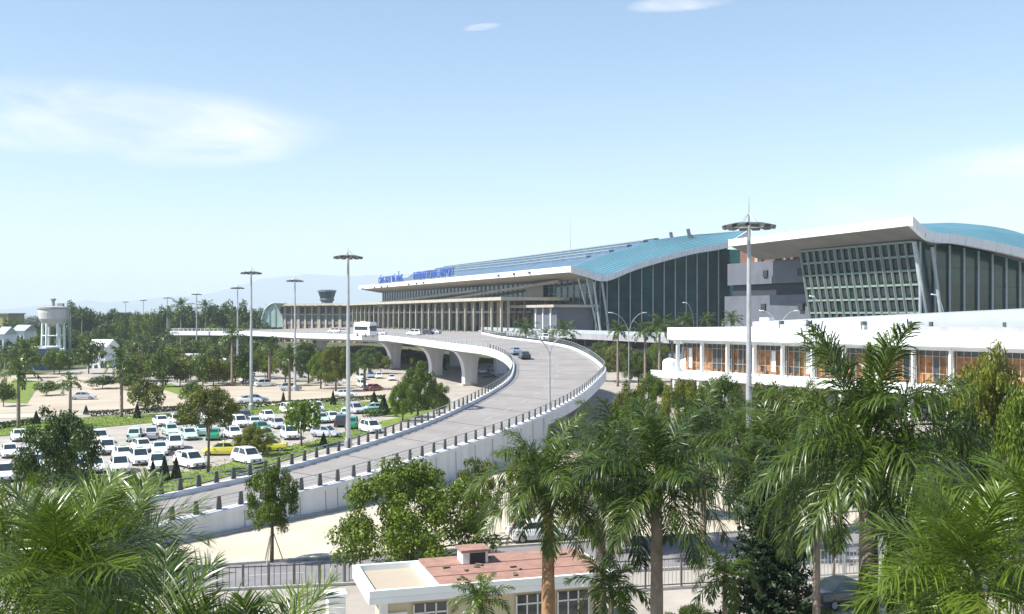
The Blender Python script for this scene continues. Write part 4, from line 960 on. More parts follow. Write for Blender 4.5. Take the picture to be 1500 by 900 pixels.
def palm(base, zc, key, label, scale=1.0, tr=.16, group=None, m_t=None, shaft=True, rz=None, tan=False, name='palm_tree', zs=1.0, lean=(0, 0)):
    base = Vector(base); r = empty(name, base, label, 'palm tree', group); top = base + Vector((lean[0], lean[1], zc))
    sh = .9 * scale if shaft else 0.0; n = 14; m = MB(); pts = []; rad = []
    for i in range(n + 1):
        t = i / n; q = base.lerp(top - Vector((0, 0, sh)), t); q += Vector((lean[0], lean[1], 0)) * (t * t - t) * .5; pts.append(q); rad.append(tr * (1.25 - .35 * t + .12 * math.sin(t * 3.1) + (.04 if i % 2 else 0)))
    m.tube(pts, rad, 10); m.build('trunk', m_t or m_palmt, r, smooth=True)
    if shaft:
        a = pts[-1]; m = MB(); m.tube([a, a.lerp(top, .3), a.lerp(top, .8), top + Vector((0, 0, .1 * scale))], [tr * .95, tr * 1.15, tr * .8, tr * .45], 10); m.build('crownshaft', m_shaft, r, smooth=True)
    rz = random.uniform(0, 6.28) if rz is None else rz
    part_from(PAL[key], 'crown', r, (lean[0], lean[1], zc), (scale, scale, scale * zs), rz)
    if key[:5] in ('royal', 'tall0', 'brigh'):
        for k_ in range(1 + int(rz * 3) % 2): part_from(DEAD, 'dead_frond', r, (lean[0], lean[1], zc - .15), (scale * .9, scale * .9, scale * (.8 + .3 * k_)), rz * 2 + k_ * 2.2)
    return r
def ppalm(x, yc, D, key, label, **kw):
    p = P(x, yc, D); return palm((p.x, D, 0), p.z, key, label, **kw)

dv_, df_ = frond_geo(2.9, R(-28), R(50), 0.0, 40, .02, 901, .20, .5, bend=.5); dv2, df2 = frond_geo(2.7, R(-45), R(36), 2.6, 40, .02, 902, .20, .5, bend=.5)
b0_ = len(dv_); o_ = npmesh('dead_frond', [tuple(p) for p in dv_] , df_, leafmat('dry_palm_leaf', (0.10, 0.06, 0.025), (0.34, 0.24, 0.11), .2, .8)); DEAD = o_.data; bpy.data.objects.remove(o_)
# ---- foreground palms
FG = 'royal palms in the foreground'
ppalm(803, 705, 38, 'royal0', 'royal palm with tan upper trunk standing in front of the guardhouse', scale=.92, tr=.21, m_t=m_palmtan, rz=.6)
ppalm(962, 700, 37, 'royal1', 'royal palm with dark straight trunk right of the guardhouse', scale=1.1, tr=.20, rz=2.0)
ppalm(1112, 668, 50, 'royal2', 'royal palm whose trunk hides behind the dark pine', scale=1.1, tr=.22, rz=1.0)
ppalm(1196, 700, 41, 'royal0', 'dark royal palm with thin trunk between the pine and the thickest palm', scale=.95, tr=.13, rz=3.4)
ppalm(1272, 650, 31, 'tall0', 'thickest trunked royal palm with tall spear in front of the white building', scale=1.1, tr=.27, rz=.2, zs=1.25)
ppalm(880, 690, 44, 'royal2', 'royal palm crown between the tan trunk and the dark straight trunk', scale=.95, tr=.2, rz=5.0)
ppalm(85, 850, 23, 'bright0', 'broad palm crown with stiff spreading leaves at lower left', scale=.88, tr=.2, rz=.3)
ppalm(-20, 830, 28, 'bright1', 'palm crown cut by the left picture edge', scale=.9, tr=.2, rz=1.4)
ppalm(172, 815, 31, 'bright1', 'palm crown leaning its leaves toward the ramp wall', scale=.92, tr=.2, rz=4.4)
ppalm(110, 800, 38, 'royal0', 'darker palm crown behind the lower left palms', scale=.95, tr=.2, rz=2.4)
ppalm(235, 1010, 20, 'bright0', 'palm of which only upright leaf tips rise at the bottom edge', scale=.95, tr=.2, rz=1.0, group=None)
ppalm(372, 1055, 20, 'bright1', 'palm with thin upright tips rising in front of the street fence', scale=.95, tr=.2, rz=2.0)
ppalm(1425, 838, 21, 'bright0', 'large bright palm crown at lower right', scale=.78, tr=.2, rz=2.2)
ppalm(1535, 790, 24, 'bright1', 'palm crown cut by the right picture edge', scale=.85, tr=.2, rz=.9)
ppalm(1030, 640, 66, 'royal0', 'royal palm crown reaching up beside the near mast foot', scale=1.4, tr=.17, rz=1.1)
ppalm(1165, 650, 50, 'royal2', 'royal palm crown right of the pine top', scale=1.2, tr=.17, rz=5.1)
ppalm(905, 655, 68, 'royal1', 'upright green palm crown under the outer bend', scale=1.35, tr=.17, rz=4.1)
ppalm(1365, 760, 34, 'royal2', 'palm crown between the thick palm trunk and the lower right palm', scale=.8, tr=.2, rz=3.0)
ppalm(704, 880, 38, 'small0', 'small fan of palm leaves in front of the guardhouse wall', scale=.95, tr=.1, shaft=False, rz=.5)
ppalm(895, 862, 40, 'small1', 'small arching palm at the right end of the guardhouse', scale=1.25, tr=.1, shaft=False, rz=1.5)
ppalm(1062, 845, 41, 'small1', 'small arching palm left of the dark pine', scale=1.15, tr=.1, shaft=False, rz=3.6)

# ---- foreground and middle distance broadleaf trees
ptree(606, 676, 832, 262, ('open', 'near', 0), 'wide spreading tree with leafy rosettes over the guardhouse roof', cbase=.04, D=63, limbs=12, trunk_r=.16)
ptree(700, 668, 800, 90, ('open', 'near', 1), 'thin yellowish branch topped tree against the ramp wall', D=72, cbase=.15, limbs=8)
t_ = ptree(398, 678, 826, 84, ('mid', 'near', 0), 'young dark green street tree held by three wooden stakes', D=65.6, cbase=.32, trunk_r=.14)
b_ = t_.location; m = MB()
for a in (0.3, 2.4, 4.5): m.beam((b_.x + math.cos(a) * .75, b_.y + math.sin(a) * .75, .05), (b_.x + math.cos(a) * .1, b_.y + math.sin(a) * .1, 2.0), .06, .06)
m.build('stakes', m_tan, t_)
ptree(88, 600, 702, 130, ('dark', 'near', 1), 'dense dark rounded tree among taxis at left', D=86, cbase=.12)
ptree(305, 566, 698, 98, ('olive', 'near', 0), 'flat topped olive tree with bare trunk in the taxi park', D=102, cbase=.52, trunk_r=.16)
ptree(612, 528, 612, 62, ('dark', 'near', 1), 'round dark tree beside the nearest viaduct pier', D=158, cbase=.10)
ptree(590, 560, 618, 46, ('mid', 'near', 1), 'smaller bright bush left of the round dark tree', D=152, cbase=.1)
ptree(640, 560, 606, 40, ('mid', 'near', 0), 'low bush right of the round dark tree', D=164, cbase=.1)
ptree(442, 588, 655, 60, ('bright', 'far', 0), 'small pale green tree beside the tallest mast in the taxi park', D=123, cbase=.4)
ptree(372, 622, 668, 62, ('olive', 'near', 1), 'low olive shrub between the yellow taxis', D=115, cbase=.1)
ptree(1448, 512, 700, 145, ('olive', 'near', 1), 'tall olive tree before the white building at the right edge', D=62, cbase=.35, trunk_r=.22, limbs=9)
ptree(1400, 588, 720, 130, ('dark', 'near', 1), 'dark tree crown below the tall olive tree', D=58, cbase=.25)
ptree(1510, 560, 740, 120, ('mid', 'near', 0), 'tree crown cut by the right edge under the white roof', D=55, cbase=.25)
ptree(1325, 622, 740, 90, ('mid', 'near', 1), 'mid green tree between the thick palm and the tall olive tree', D=60, cbase=.2)
ptree(1335, 770, 1050, 165, ('bright', 'near', 0), 'bright yellow green leafy tree at the bottom right', D=30, cbase=.25)
ptree(1430, 850, 1150, 130, ('bright', 'near', 0), 'bright bush under the lower right palm', D=27, cbase=.2)
for i, (x, yt, yb, wd, ky, D, lb) in enumerate([(1000, 554, 650, 84, 'olive', 104, 'olive scrubby tree left of the near mast foot'), (1056, 553, 640, 96, 'mid', 110, 'bushy tree just left of the near mast'), (1124, 558, 650, 100, 'olive', 100, 'brownish tree just right of the near mast'),
        (1180, 562, 660, 80, 'olive', 94, 'reddish tinged low tree below the white building'), (920, 588, 660, 60, 'mid', 96, 'leafy tree by the outer parapet below the bend'), (1010, 618, 700, 90, 'dark', 80, 'dark tree under the near mast between palm crowns'),
        (1120, 640, 720, 90, 'mid', 72, 'tree behind the top of the pine'), (905, 640, 760, 80, 'olive', 70, 'yellowish tree behind the dark trunked palm'), (1230, 600, 700, 80, 'mid', 74, 'tree behind the thick palm crown'), (775, 655, 760, 80, 'olive', 74, 'olive tree against the ramp wall behind the tan palm')]):
    ptree(x, yt, yb, wd * 1.0, (ky, 'near', i % 2), lb, 'mixed trees between the ramp and the white building', D=D, cbase=.15)
ptree(1220, 772, 862, 30, ('dark', 'near', 0), 'thin dark trunked little tree behind the picket fence', D=60, cbase=.5)
ptree(150, 860, 1100, 190, ('dark', 'near', 1), 'dark leafy bush mass under the lower left palms', D=29, cbase=.1)
ptree(20, 900, 1100, 160, ('dark', 'near', 0), 'dark bush in the bottom left corner', D=27, cbase=.1)
ptree(1180, 880, 980, 110, ('dark', 'near', 1), 'dark shrub at the foot of the pine', D=50, cbase=.05)
ptree(1010, 885, 960, 80, ('dark', 'near', 0), 'dark shrub at the bottom between the fence palms', D=50, cbase=.05)
# Norfolk pine
def pine(base, h, wd, label):
    r = empty('pine_tree', base, label, 'tree'); base = Vector(base); rng = np.random.RandomState(9)
    m = MB(); m.tube([base, base + Vector((0, 0, h))], [.2, .03], 8); m.build('trunk', m_bark, r)
    P_ = []; 
    for lv in range(36):
        t = lv / 35; z = h * (.10 + .88 * t); rad = wd / 2 * (1 - t) ** .75 + .12
        nb = 7
        for b in range(nb):
            a = 2 * math.pi * b / nb + lv * .6; k_ = int(95 * rad / (wd / 2)) + 14; s = rng.rand(k_)
            x = np.cos(a) * rad * s; y = np.sin(a) * rad * s; zz = z - .12 * rad * s + .22 * rad * s ** 3
            P_.append(np.stack([x + rng.randn(k_) * .10 * (s + .3), y + rng.randn(k_) * .10 * (s + .3), zz + rng.randn(k_) * .05], 1))
    V_, F_ = leaf_quads(np.vstack(P_), .13, rng, up=.2, aspect=.4); c = npmesh('crown', V_, F_, m_pine); c.parent = r; return r
p_ = P(1128, 900, 46); pine((p_.x, 46, 0), P(1128, 645, 46).z, 4.8, 'dark layered conical pine in front of the palms')

ptree(956, 545, 640, 60, ('mid', 'near', 0), 'leafy tree hiding the left end of the white building slab', D=118, cbase=.15)
ptree(925, 562, 650, 70, ('olive', 'near', 1), 'olive tree on the pavement right of the outer bend', D=112, cbase=.15)
# ---- palms in the middle distance
rp = random.Random(12)
for x, yc, yb, sc_, lb in [(27, 542, 628, 1.15, 'palm with pale trunk at the left edge of the lawn'), (178, 528, 612, 1.15, 'dark crowned palm on the lawn strip above the dark rounded tree'), (103, 560, 605, .8, 'yellowish small palm on the sand lot between two lawn palms'),
        (340, 492, 566, 1.3, 'big dark palm rising beside the end of the viaduct parapet'), (424, 520, 590, 1.0, 'palm on the lawn just left of the second tall mast'), (534, 530, 572, .95, 'bright small palm between the tallest mast and the arches'),
        (244, 492, 530, 1.2, 'palm standing below the third farthest mast'), (208, 500, 536, 1.1, 'slim palm in the wood left of the bus'), (300, 520, 562, 1.1, 'palm right of the parked bus'), (8, 520, 560, 1.2, 'palm cut by the left edge beyond the lawn'), (160, 500, 530, 1.2, 'palm beside the white peaked pavilion'), (395, 505, 560, 1.0, 'palm in the tree row left of the second mast')]:
    D = CAMZ * F / (yb - HY); ppalm(x, yc, D, 'far%d' % rp.randrange(3), lb, scale=sc_, tr=.2 if D < 200 else .25, group='palms around the car park', rz=rp.uniform(0, 6))
for x, yc, D, sc_, lb in [(265, 449, 400, 1.7, 'tallest coconut palm on the skyline'), (301, 450, 400, 1.5, 'coconut palm on the skyline right of the tallest one'), (248, 456, 420, 1.1, 'short skyline palm left of the tallest one'), (120, 459, 420, 1.2, 'skyline palm right of the blue block'),
        (770, 480, 262, 1.3, 'bright young palm behind the ramp railing by the terminal, left one'), (826, 486, 240, 1.35, 'bright young palm behind the ramp railing by the terminal, right one'), (800, 492, 250, 1.0, 'low palm between the two bright young palms'),
        (945, 487, 210, 1.15, 'dark palm under the end glass right of the two armed lamp'), (966, 480, 205, 1.3, 'dark tall palm left of the white tanks'), (905, 482, 225, 1.0, 'palm left of the two armed lamp below the end glass'), (1004, 470, 215, .9, 'palm behind the left end of the white roof'), (1036, 468, 218, .8, 'small palm top left of the near mast over the white roof'), (1072, 468, 214, .9, 'small palm top just left of the near mast head pole'),
        (985, 478, 212, .9, 'palm top between the tall dark palm and the roof end')]:
    ppalm(x, yc, D, 'far%d' % rp.randrange(3), lb, scale=sc_, tr=.22, group='palms along the terminal and skyline', rz=rp.uniform(0, 6))
# ---- rows of broadleaf trees
def ordinal(i): return ['first', 'second', 'third', 'fourth', 'fifth', 'sixth', 'seventh', 'eighth', 'ninth', 'tenth', 'eleventh', 'twelfth', 'thirteenth', 'fourteenth', 'fifteenth', 'sixteenth', 'seventeenth', 'eighteenth', 'nineteenth', 'twentieth', 'twenty first', 'twenty second', 'twenty third', 'twenty fourth', 'twenty fifth', 'twenty sixth', 'twenty seventh', 'twenty eighth', 'twenty ninth', 'thirtieth'][i]
def row(lst, phrase, group, res='far'):
    lst = sorted(lst, key=lambda q: q[0])
    for i, (x, yt, yb, wd, ky) in enumerate(lst):
        ptree(x, yt, yb, wd, (ky, res, rp.randrange(3) if res == 'far' else rp.randrange(2)), 'leafy tree, %s from left %s' % (ordinal(i), phrase), group, cbase=.12 + rp.random() * .15, rnd=rp)
row([(392, 504, 556, 50, 'mid'), (418, 510, 566, 44, 'olive'), (452, 500, 562, 56, 'dark'), (470, 512, 570, 44, 'mid'), (492, 506, 574, 50, 'olive'), (512, 515, 566, 36, 'mid'), (540, 508, 548, 44, 'dark'), (558, 520, 548, 40, 'olive'), (598, 512, 540, 44, 'dark'), (640, 520, 548, 30, 'dark'), (368, 512, 552, 40, 'dark')],
    'in the row before the viaduct arches', 'trees before the viaduct arches', 'near')
def scatter(n, x0, x1, yt0, yt1, yb0, yb1, w0, w1, seed, keys):
    r_ = random.Random(seed); o_ = []
    for i in range(n):
        x = x0 + (x1 - x0) * (i + r_.uniform(.1, .9)) / n; o_.append((x, r_.uniform(yt0, yt1), r_.uniform(yb0, yb1), r_.uniform(w0, w1), r_.choice(keys)))
    return o_
row(scatter(13, 190, 360, 508, 530, 550, 572, 30, 48, 1, ['mid', 'olive', 'dark']), 'in the row along the far side of the sand lot', 'trees along the sand lot')
row(scatter(17, 90, 400, 492, 508, 524, 534, 28, 44, 2, ['mid', 'dark', 'dark']), 'in the row behind the parked bus', 'trees behind the bus')
row(scatter(18, 100, 400, 472, 488, 508, 516, 24, 40, 3, ['dark', 'mid']), 'in the darker row below the distant masts', 'trees below the distant masts')
row(scatter(13, -50, 110, 496, 520, 532, 556, 34, 52, 4, ['mid', 'dark']), 'around the foot of the water tower', 'trees around the water tower')
row(scatter(22, -60, 200, 468, 490, 498, 512, 26, 42, 5, ['dark', 'dark', 'mid']), 'in the dark row behind the water tower', 'trees behind the water tower')
row(scatter(10, -50, 66, 484, 500, 526, 534, 30, 42, 6, ['mid', 'dark']) + scatter(5, 92, 150, 488, 500, 526, 534, 26, 36, 7, ['mid', 'dark']), 'beside the legs of the water tower', 'trees beside the water tower legs')
row(scatter(22, 96, 372, 447, 461, 504, 512, 28, 46, 15, ['dark', 'dark', 'mid']), 'in the tall skyline row behind the masts', 'tall skyline trees')
row(scatter(9, 185, 400, 520, 536, 552, 566, 30, 44, 16, ['mid', 'olive', 'dark']), 'in the loose row before the bus', 'loose trees before the bus')
row([(214, 556, 602, 52, 'olive'), (68, 560, 580, 40, 'dark'), (5, 560, 596, 36, 'dark'), (280, 560, 590, 34, 'mid'), (150, 552, 570, 50, 'dark'), (188, 548, 572, 46, 'dark'), (130, 500, 548, 50, 'dark')], 'standing on the sand lot islands', 'trees on the sand lot islands')
row([(905, 503, 560, 66, 'olive'), (935, 512, 572, 50, 'dark'), (962, 500, 560, 40, 'mid'), (880, 500, 545, 40, 'dark'), (850, 492, 528, 36, 'dark')], 'between the outer bend and the white tanks', 'trees between the bend and the white tanks', 'near')
row([(x, 455 + (i % 3) * 3, 545, 30, 'mid' if i % 2 else 'olive') for i, x in enumerate((1138, 1160, 1184, 1212, 1238, 1268, 1300, 1330))], 'whose tops show over the white roof', 'trees behind the white building')
row([(352, 470, 508, 34, 'dark'), (378, 452, 500, 30, 'dark'), (368, 468, 500, 26, 'mid'), (328, 462, 504, 32, 'dark'), (392, 466, 500, 26, 'dark'), (308, 470, 504, 26, 'mid')], 'on the skyline left of the pale green shell', 'skyline trees by the viaduct end')
# conical shrubs
make_cone = None
rng = np.random.RandomState(5); n_ = 1400; zc = rng.rand(n_); aa = rng.rand(n_) * 6.283; rr_ = (1 - zc) ** .8 * (.55 + .45 * rng.rand(n_) ** .4)
V_, F_ = leaf_quads(np.stack([np.cos(aa) * rr_, np.sin(aa) * rr_, zc], 1), .085, rng, aspect=.5); o_ = npmesh('crown', V_, F_, m_pine); CONE = o_.data; bpy.data.objects.remove(o_)
for x, yt, yb, wd, lb in [(201, 590, 614, 12, 'dark conical shrub beside the dark crowned palm'), (53, 602, 622, 12, 'dark conical shrub left of the dark rounded tree'), (126, 594, 608, 9, 'dark conical shrub on the lawn over the dark rounded tree'), (488, 572, 594, 10, 'dark conical shrub on the lawn right of the second mast'), (415, 574, 592, 8, 'dark conical shrub at the foot of a lawn palm'),
        (224, 674, 708, 15, 'clipped dark shrub, left one of three by the ramp'), (241, 668, 706, 18, 'clipped dark shrub, middle one of three by the ramp'), (258, 670, 704, 17, 'clipped dark shrub, right one of three by the ramp'), (474, 634, 656, 14, 'dark clipped shrub on the lawn left of the tallest mast'), (562, 580, 608, 20, 'dark leafy shrub beside the white taxi by the ramp'), (548, 574, 600, 18, 'dark green shrub left of the leafy one by the ramp')]:
    D = CAMZ * F / (yb - HY); b = Vector(((x - 750) / F * D, D, 0)); r = empty('conical_shrub', b, lb, 'shrub', 'clipped dark shrubs')
    h_ = (yb - yt) * D / F * .98; MB().tube([b, b + Vector((0, 0, h_ * .5))], [.06, .03], 5).build('stem', m_bark, r); part_from(CONE, 'crown', r, (0, 0, .12), (wd * D / F / 2, wd * D / F / 2, h_ - .1))
def hedge(a, b, wd, h, label, m_=m_hedge):
    a = G(*a); b = G(*b); L_ = (b - a).length; d = (b - a).normalized(); nn = Vector((-d.y, d.x, 0)); rng = np.random.RandomState(int(L_)); n = int(L_ * 60)
    s = rng.rand(n) * L_; u = (rng.rand(n) - .5) * wd; z = h * (1 - rng.rand(n) ** 2 * .9); C_ = np.array(a)[None] + np.outer(s, np.array(d)) + np.outer(u, np.array(nn)); C_[:, 2] = z
    V_, F_ = leaf_quads(C_, .22, rng, up=.6); o = npmesh('hedge', V_, F_, m_); tag(o, label, 'hedge', 'clipped hedges'); return o
hedge((-40, 634), (60, 620), 1.2, .8, 'low dark hedge along the lawn at the left edge'); hedge((130, 611), (285, 601), 1.2, .8, 'low dark hedge between sand lot and lawn'); hedge((330, 600), (565, 585), 1.2, .8, 'low dark hedge behind the taxi park lawn')
hedge((58, 574), (105, 568), 3, 1.0, 'dark hedge block on the sand lot'); hedge((536, 612), (650, 598), 1.5, .9, 'short hedge by the ramp left of the bend')
hedge((60, 714), (200, 712), 1.5, 1.0, 'yellow green hedge below the taxi row', m_leafy)
def wood():
    rng = np.random.RandomState(8); P_ = []
    for i in range(900):
        D = rng.uniform(560, 1500); x = rng.uniform(-500, 560) if i < 560 else rng.uniform(500, 2100)
        X = (x - 750) / F * D; h = rng.uniform(7, 13) + 1.5 * math.sin(X / 40); 
        if D < 900 and x > 560: continue
        w_ = rng.uniform(4, 8); k_ = 55; d = rng.randn(k_, 3); d /= np.linalg.norm(d, axis=1)[:, None]; p = d * np.array([w_, w_, h * .45]); p += np.array([X, D, h * .55]); P_.append(p)
    V_, F_ = leaf_quads(np.vstack(P_), 1.9, rng, up=.5, aspect=.7); o = npmesh('distant_wood', V_, F_, m_wood); tag(o, 'hazy distant wood along the horizon', 'wood', None, 'stuff')
wood()
def grass_tufts():
    rng = np.random.RandomState(2); C_ = []
    for poly in [((0, 640), (150, 627), (290, 614), (290, 604), (150, 611), (0, 620)), ((250, 722), (420, 675), (560, 630), (560, 618), (400, 660), (200, 702)), ((300, 612), (420, 606), (560, 602), (560, 588), (420, 593), (300, 603))]:
        n = len(poly) // 2; top = poly[n:][::-1]; bot = poly[:n]
        for _ in range(2600):
            i = rng.randint(n - 1); t = rng.rand(); s = rng.rand(); a = np.array(bot[i]) * (1 - t) + np.array(bot[i + 1]) * t; b = np.array(top[i]) * (1 - t) + np.array(top[i + 1]) * t; q = a * (1 - s) + b * s; g_ = G(q[0], q[1]); C_.append((g_.x, g_.y, .16))
    V_, F_ = leaf_quads(np.array(C_), .13, rng, up=.2, aspect=.3); o = npmesh('grass', V_, F_, m_palmb); tag(o, 'short tufty grass on the lawn strips', 'grass', None, 'stuff')
grass_tufts()

# ---------------------------------------------------------------- vehicles
def loft(m, secs):
    "secs: rings of equal length"
    k_ = len(secs[0]); vv = [p for s in secs for p in s]; fs = []
    for i in range(len(secs) - 1):
        for j in range(k_): j2 = (j + 1) % k_; fs.append((i * k_ + j, i * k_ + j2, (i + 1) * k_ + j2, (i + 1) * k_ + j))
    fs.append(tuple(range(k_))[::-1]); fs.append(tuple((len(secs) - 1) * k_ + j for j in range(k_))); m.raw(vv, fs)
CARS = {}
def make_car(kind, colour, sign=False):
    L_, W_, spec = {'minivan': (4.5, 1.78, dict(belt=1.0, roof=1.72, hood=.98, x=(1.35, .62, -1.55, -2.18))), 'hatchback': (3.9, 1.68, dict(belt=.93, roof=1.50, hood=.88, x=(1.05, .35, -1.30, -1.88))),
                    'sedan': (4.5, 1.76, dict(belt=.95, roof=1.46, hood=.88, x=(1.05, .30, -.95, -1.65)))}[kind]
    pm = PAINT[colour]; r = bpy.data.objects.new('parked_car', None); COL.objects.link(r); r['category'] = 'car'; r['group'] = 'parked taxis and cars'; r['label'] = 'x'
    h2, hw = L_ / 2, W_ / 2; b = spec['belt']; rf = spec['roof']; ho = spec['hood']; xa, xb, xc, xd = spec['x']
    def ring(x, w0, zb, z1, w1): return [(x, -w0, zb), (x, -w0 - .02, (zb + z1) * .45), (x, -w1, z1 - .06), (x, -w1 + .12, z1), (x, w1 - .12, z1), (x, w1, z1 - .06), (x, w0 + .02, (zb + z1) * .45), (x, w0, zb)]
    m = MB(); tail = b if kind != 'sedan' else b + .04
    loft(m, [ring(-h2, hw * .86, .42, tail - .22, hw * .80), ring(-h2 + .12, hw * .94, .28, tail - .03, hw * .88), ring(-h2 + .5, hw, .24, tail, hw * .93), ring(xd + .2, hw, .24, b, hw * .95), ring(0, hw, .24, b, hw * .96), ring(xa - .1, hw, .24, b - .02, hw * .94),
             ring(xa + .35, hw, .24, ho - .03, hw * .9), ring(h2 - .35, hw * .97, .26, ho - .14, hw * .84), ring(h2 - .08, hw * .88, .30, ho - .26, hw * .76), ring(h2, hw * .78, .40, ho - .38, hw * .68)])
    # greenhouse
    def gring(x, z, w_): return (x, -w_, z), (x, w_, z)
    gb = b - .03; tw = hw * .74; bw = hw * .93
    A = [(xa, -bw * .92, gb), (xa, bw * .92, gb), (xd, bw * .9, gb), (xd, -bw * .9, gb)]; T_ = [(xb, -tw, rf - .05), (xb, tw, rf - .05), (xc, tw * .97, rf - .06), (xc, -tw * .97, rf - .06)]
    mid = (xb + xc) / 2 + .1; MT = [(mid, -tw, rf), (mid, tw, rf)]; MBm = [(mid, -bw, gb), (mid, bw, gb)]
    m.raw([A[0], A[1], MBm[1], A[2], A[3], MBm[0], T_[0], T_[1], MT[1], T_[2], T_[3], MT[0]], [(0, 1, 7, 6), (3, 4, 10, 9), (1, 2, 8, 7), (2, 3, 9, 8), (4, 5, 11, 10), (5, 0, 6, 11), (6, 7, 8, 11), (11, 8, 9, 10)])
    m.build('body', pm, r, smooth=False, bevel=.05)
    def lerp3(a, b_, t): return tuple(a[i] + (b_[i] - a[i]) * t for i in range(3))
    def pane(c, u0, u1, v0, v1, off):   # c: bottom-left, bottom-right, top-right, top-left
        q = []
        for u, v in ((u0, v0), (u1, v0), (u1, v1), (u0, v1)):
            q.append(Vector(lerp3(lerp3(c[0], c[1], u), lerp3(c[3], c[2], u), v)))
        n_ = (q[1] - q[0]).cross(q[3] - q[0]).normalized(); return [p + n_ * off for p in q]
    m = MB(); m.raw(pane([A[0], A[1], T_[1], T_[0]], .06, .94, .10, .93, .012), [(0, 1, 2, 3)]); m.build('windscreen', m_cglass, r)
    m = MB(); m.raw(pane([A[2], A[3], T_[3], T_[2]], .08, .92, .22, .9, .012), [(0, 1, 2, 3)]); m.build('rear_window', m_cglass, r)
    for sg in (0, 1):
        if sg: F1 = [A[1], MBm[1], MT[1], T_[1]]; F2 = [MBm[1], A[2], T_[2], MT[1]]
        else: F1 = [MBm[0], A[0], T_[0], MT[0]]; F2 = [A[3], MBm[0], MT[0], T_[3]]
        m = MB(); m.raw(pane(F1, .08 if sg else .05, .95 if sg else .90, .14, .9, .012), [(0, 1, 2, 3)]); m.raw(pane(F2, .05 if sg else .12, .88 if sg else .95, .14, .9, .012), [(0, 1, 2, 3)]); m.build('side_window', m_cglass, r)
    for wx in (h2 - .82, -h2 + .80):
        for sg in (-1, 1):
            m = MB(); c0 = Vector((wx, sg * (hw - .19), .31)); m.tube([c0, c0 + Vector((0, sg * .205, 0))], .31, 16); wh = m.build('wheel', m_tyre, r)
            m = MB(); m.tube([c0 + Vector((0, sg * .19, 0)), c0 + Vector((0, sg * .215, 0))], .19, 12); m.build('rim', m_rim, wh)
    for sg in (-1, 1):
        m = MB(); m.raw([(h2 - .30, sg * hw * .86, ho - .22), (h2 - .02, sg * hw * .62, ho - .36), (h2 - .00, sg * hw * .60, ho - .44), (h2 - .05, sg * hw * .84, ho - .42)], [(0, 1, 2, 3)]); m.box((h2 - .12, sg * hw * .70, ho - .38), (.22, .34, .16)); m.build('headlight', m_headl, r)
        m = MB(); m.box((-h2 + .05, sg * hw * .76, b - .18), (.14, .2, .34 if kind != 'sedan' else .18)); m.build('tail_light', m_tail, r)
        m = MB(); m.box((xa - .15, sg * (hw + .09), b + .03), (.12, .18, .14)); m.build('wing_mirror', pm, r)
    m = MB(); m.box((h2 - .03, 0, ho - .42), (.09, hw * .95, .12)); m.box((h2 - .03, 0, .42), (.11, hw * 1.1, .14)); m.build('grille', m_grille, r)
    m = MB(); m.box((h2 + .022, 0, .50), (.02, .46, .13)); m.build('licence_plate', m_white, r)
    if sign: m = MB(); m.prism([(xb - .55, -.32), (xb - .35, -.32), (xb - .35, .32), (xb - .55, .32)], rf - .02, rf + .13); m.build('roof_sign', PAINT['mint' if colour == 'white' else 'white'], r)
    if colour == 'mint':
        m = MB()
        for sg in (-1, 1): m.quad((-h2 + .6, sg * (hw + .028), .42), (h2 - .9, sg * (hw + .028), .42), (h2 - 1.2, sg * (hw + .024), .66), (-h2 + .6, sg * (hw + .024), .74))
        m.build('side_stripe', PAINT['green'], r)
    index_kids(r); CARS[(kind, colour, sign)] = [r, False]; return r
def put_car(kind, colour, x, y, hd, label, sign=False, z=0.0, loc=None, cat='car', group='parked taxis and cars'):
    key = (kind, colour, sign)
    if key not in CARS: make_car(*key)
    r, used = CARS[key]
    p = loc if loc else G(x, y - 2.2, z)
    p = Vector((p.x, p.y, (z if not loc else p.z) + (.045 if not loc and z == 0 else 0)))
    if not used: CARS[key][1] = True; r.location = p; r.rotation_euler = (0, 0, R(hd)); o = r; o['label'] = label; o['group'] = group
    else: o = copy_tree(r, p, R(hd), label=label, group=group)
    return o
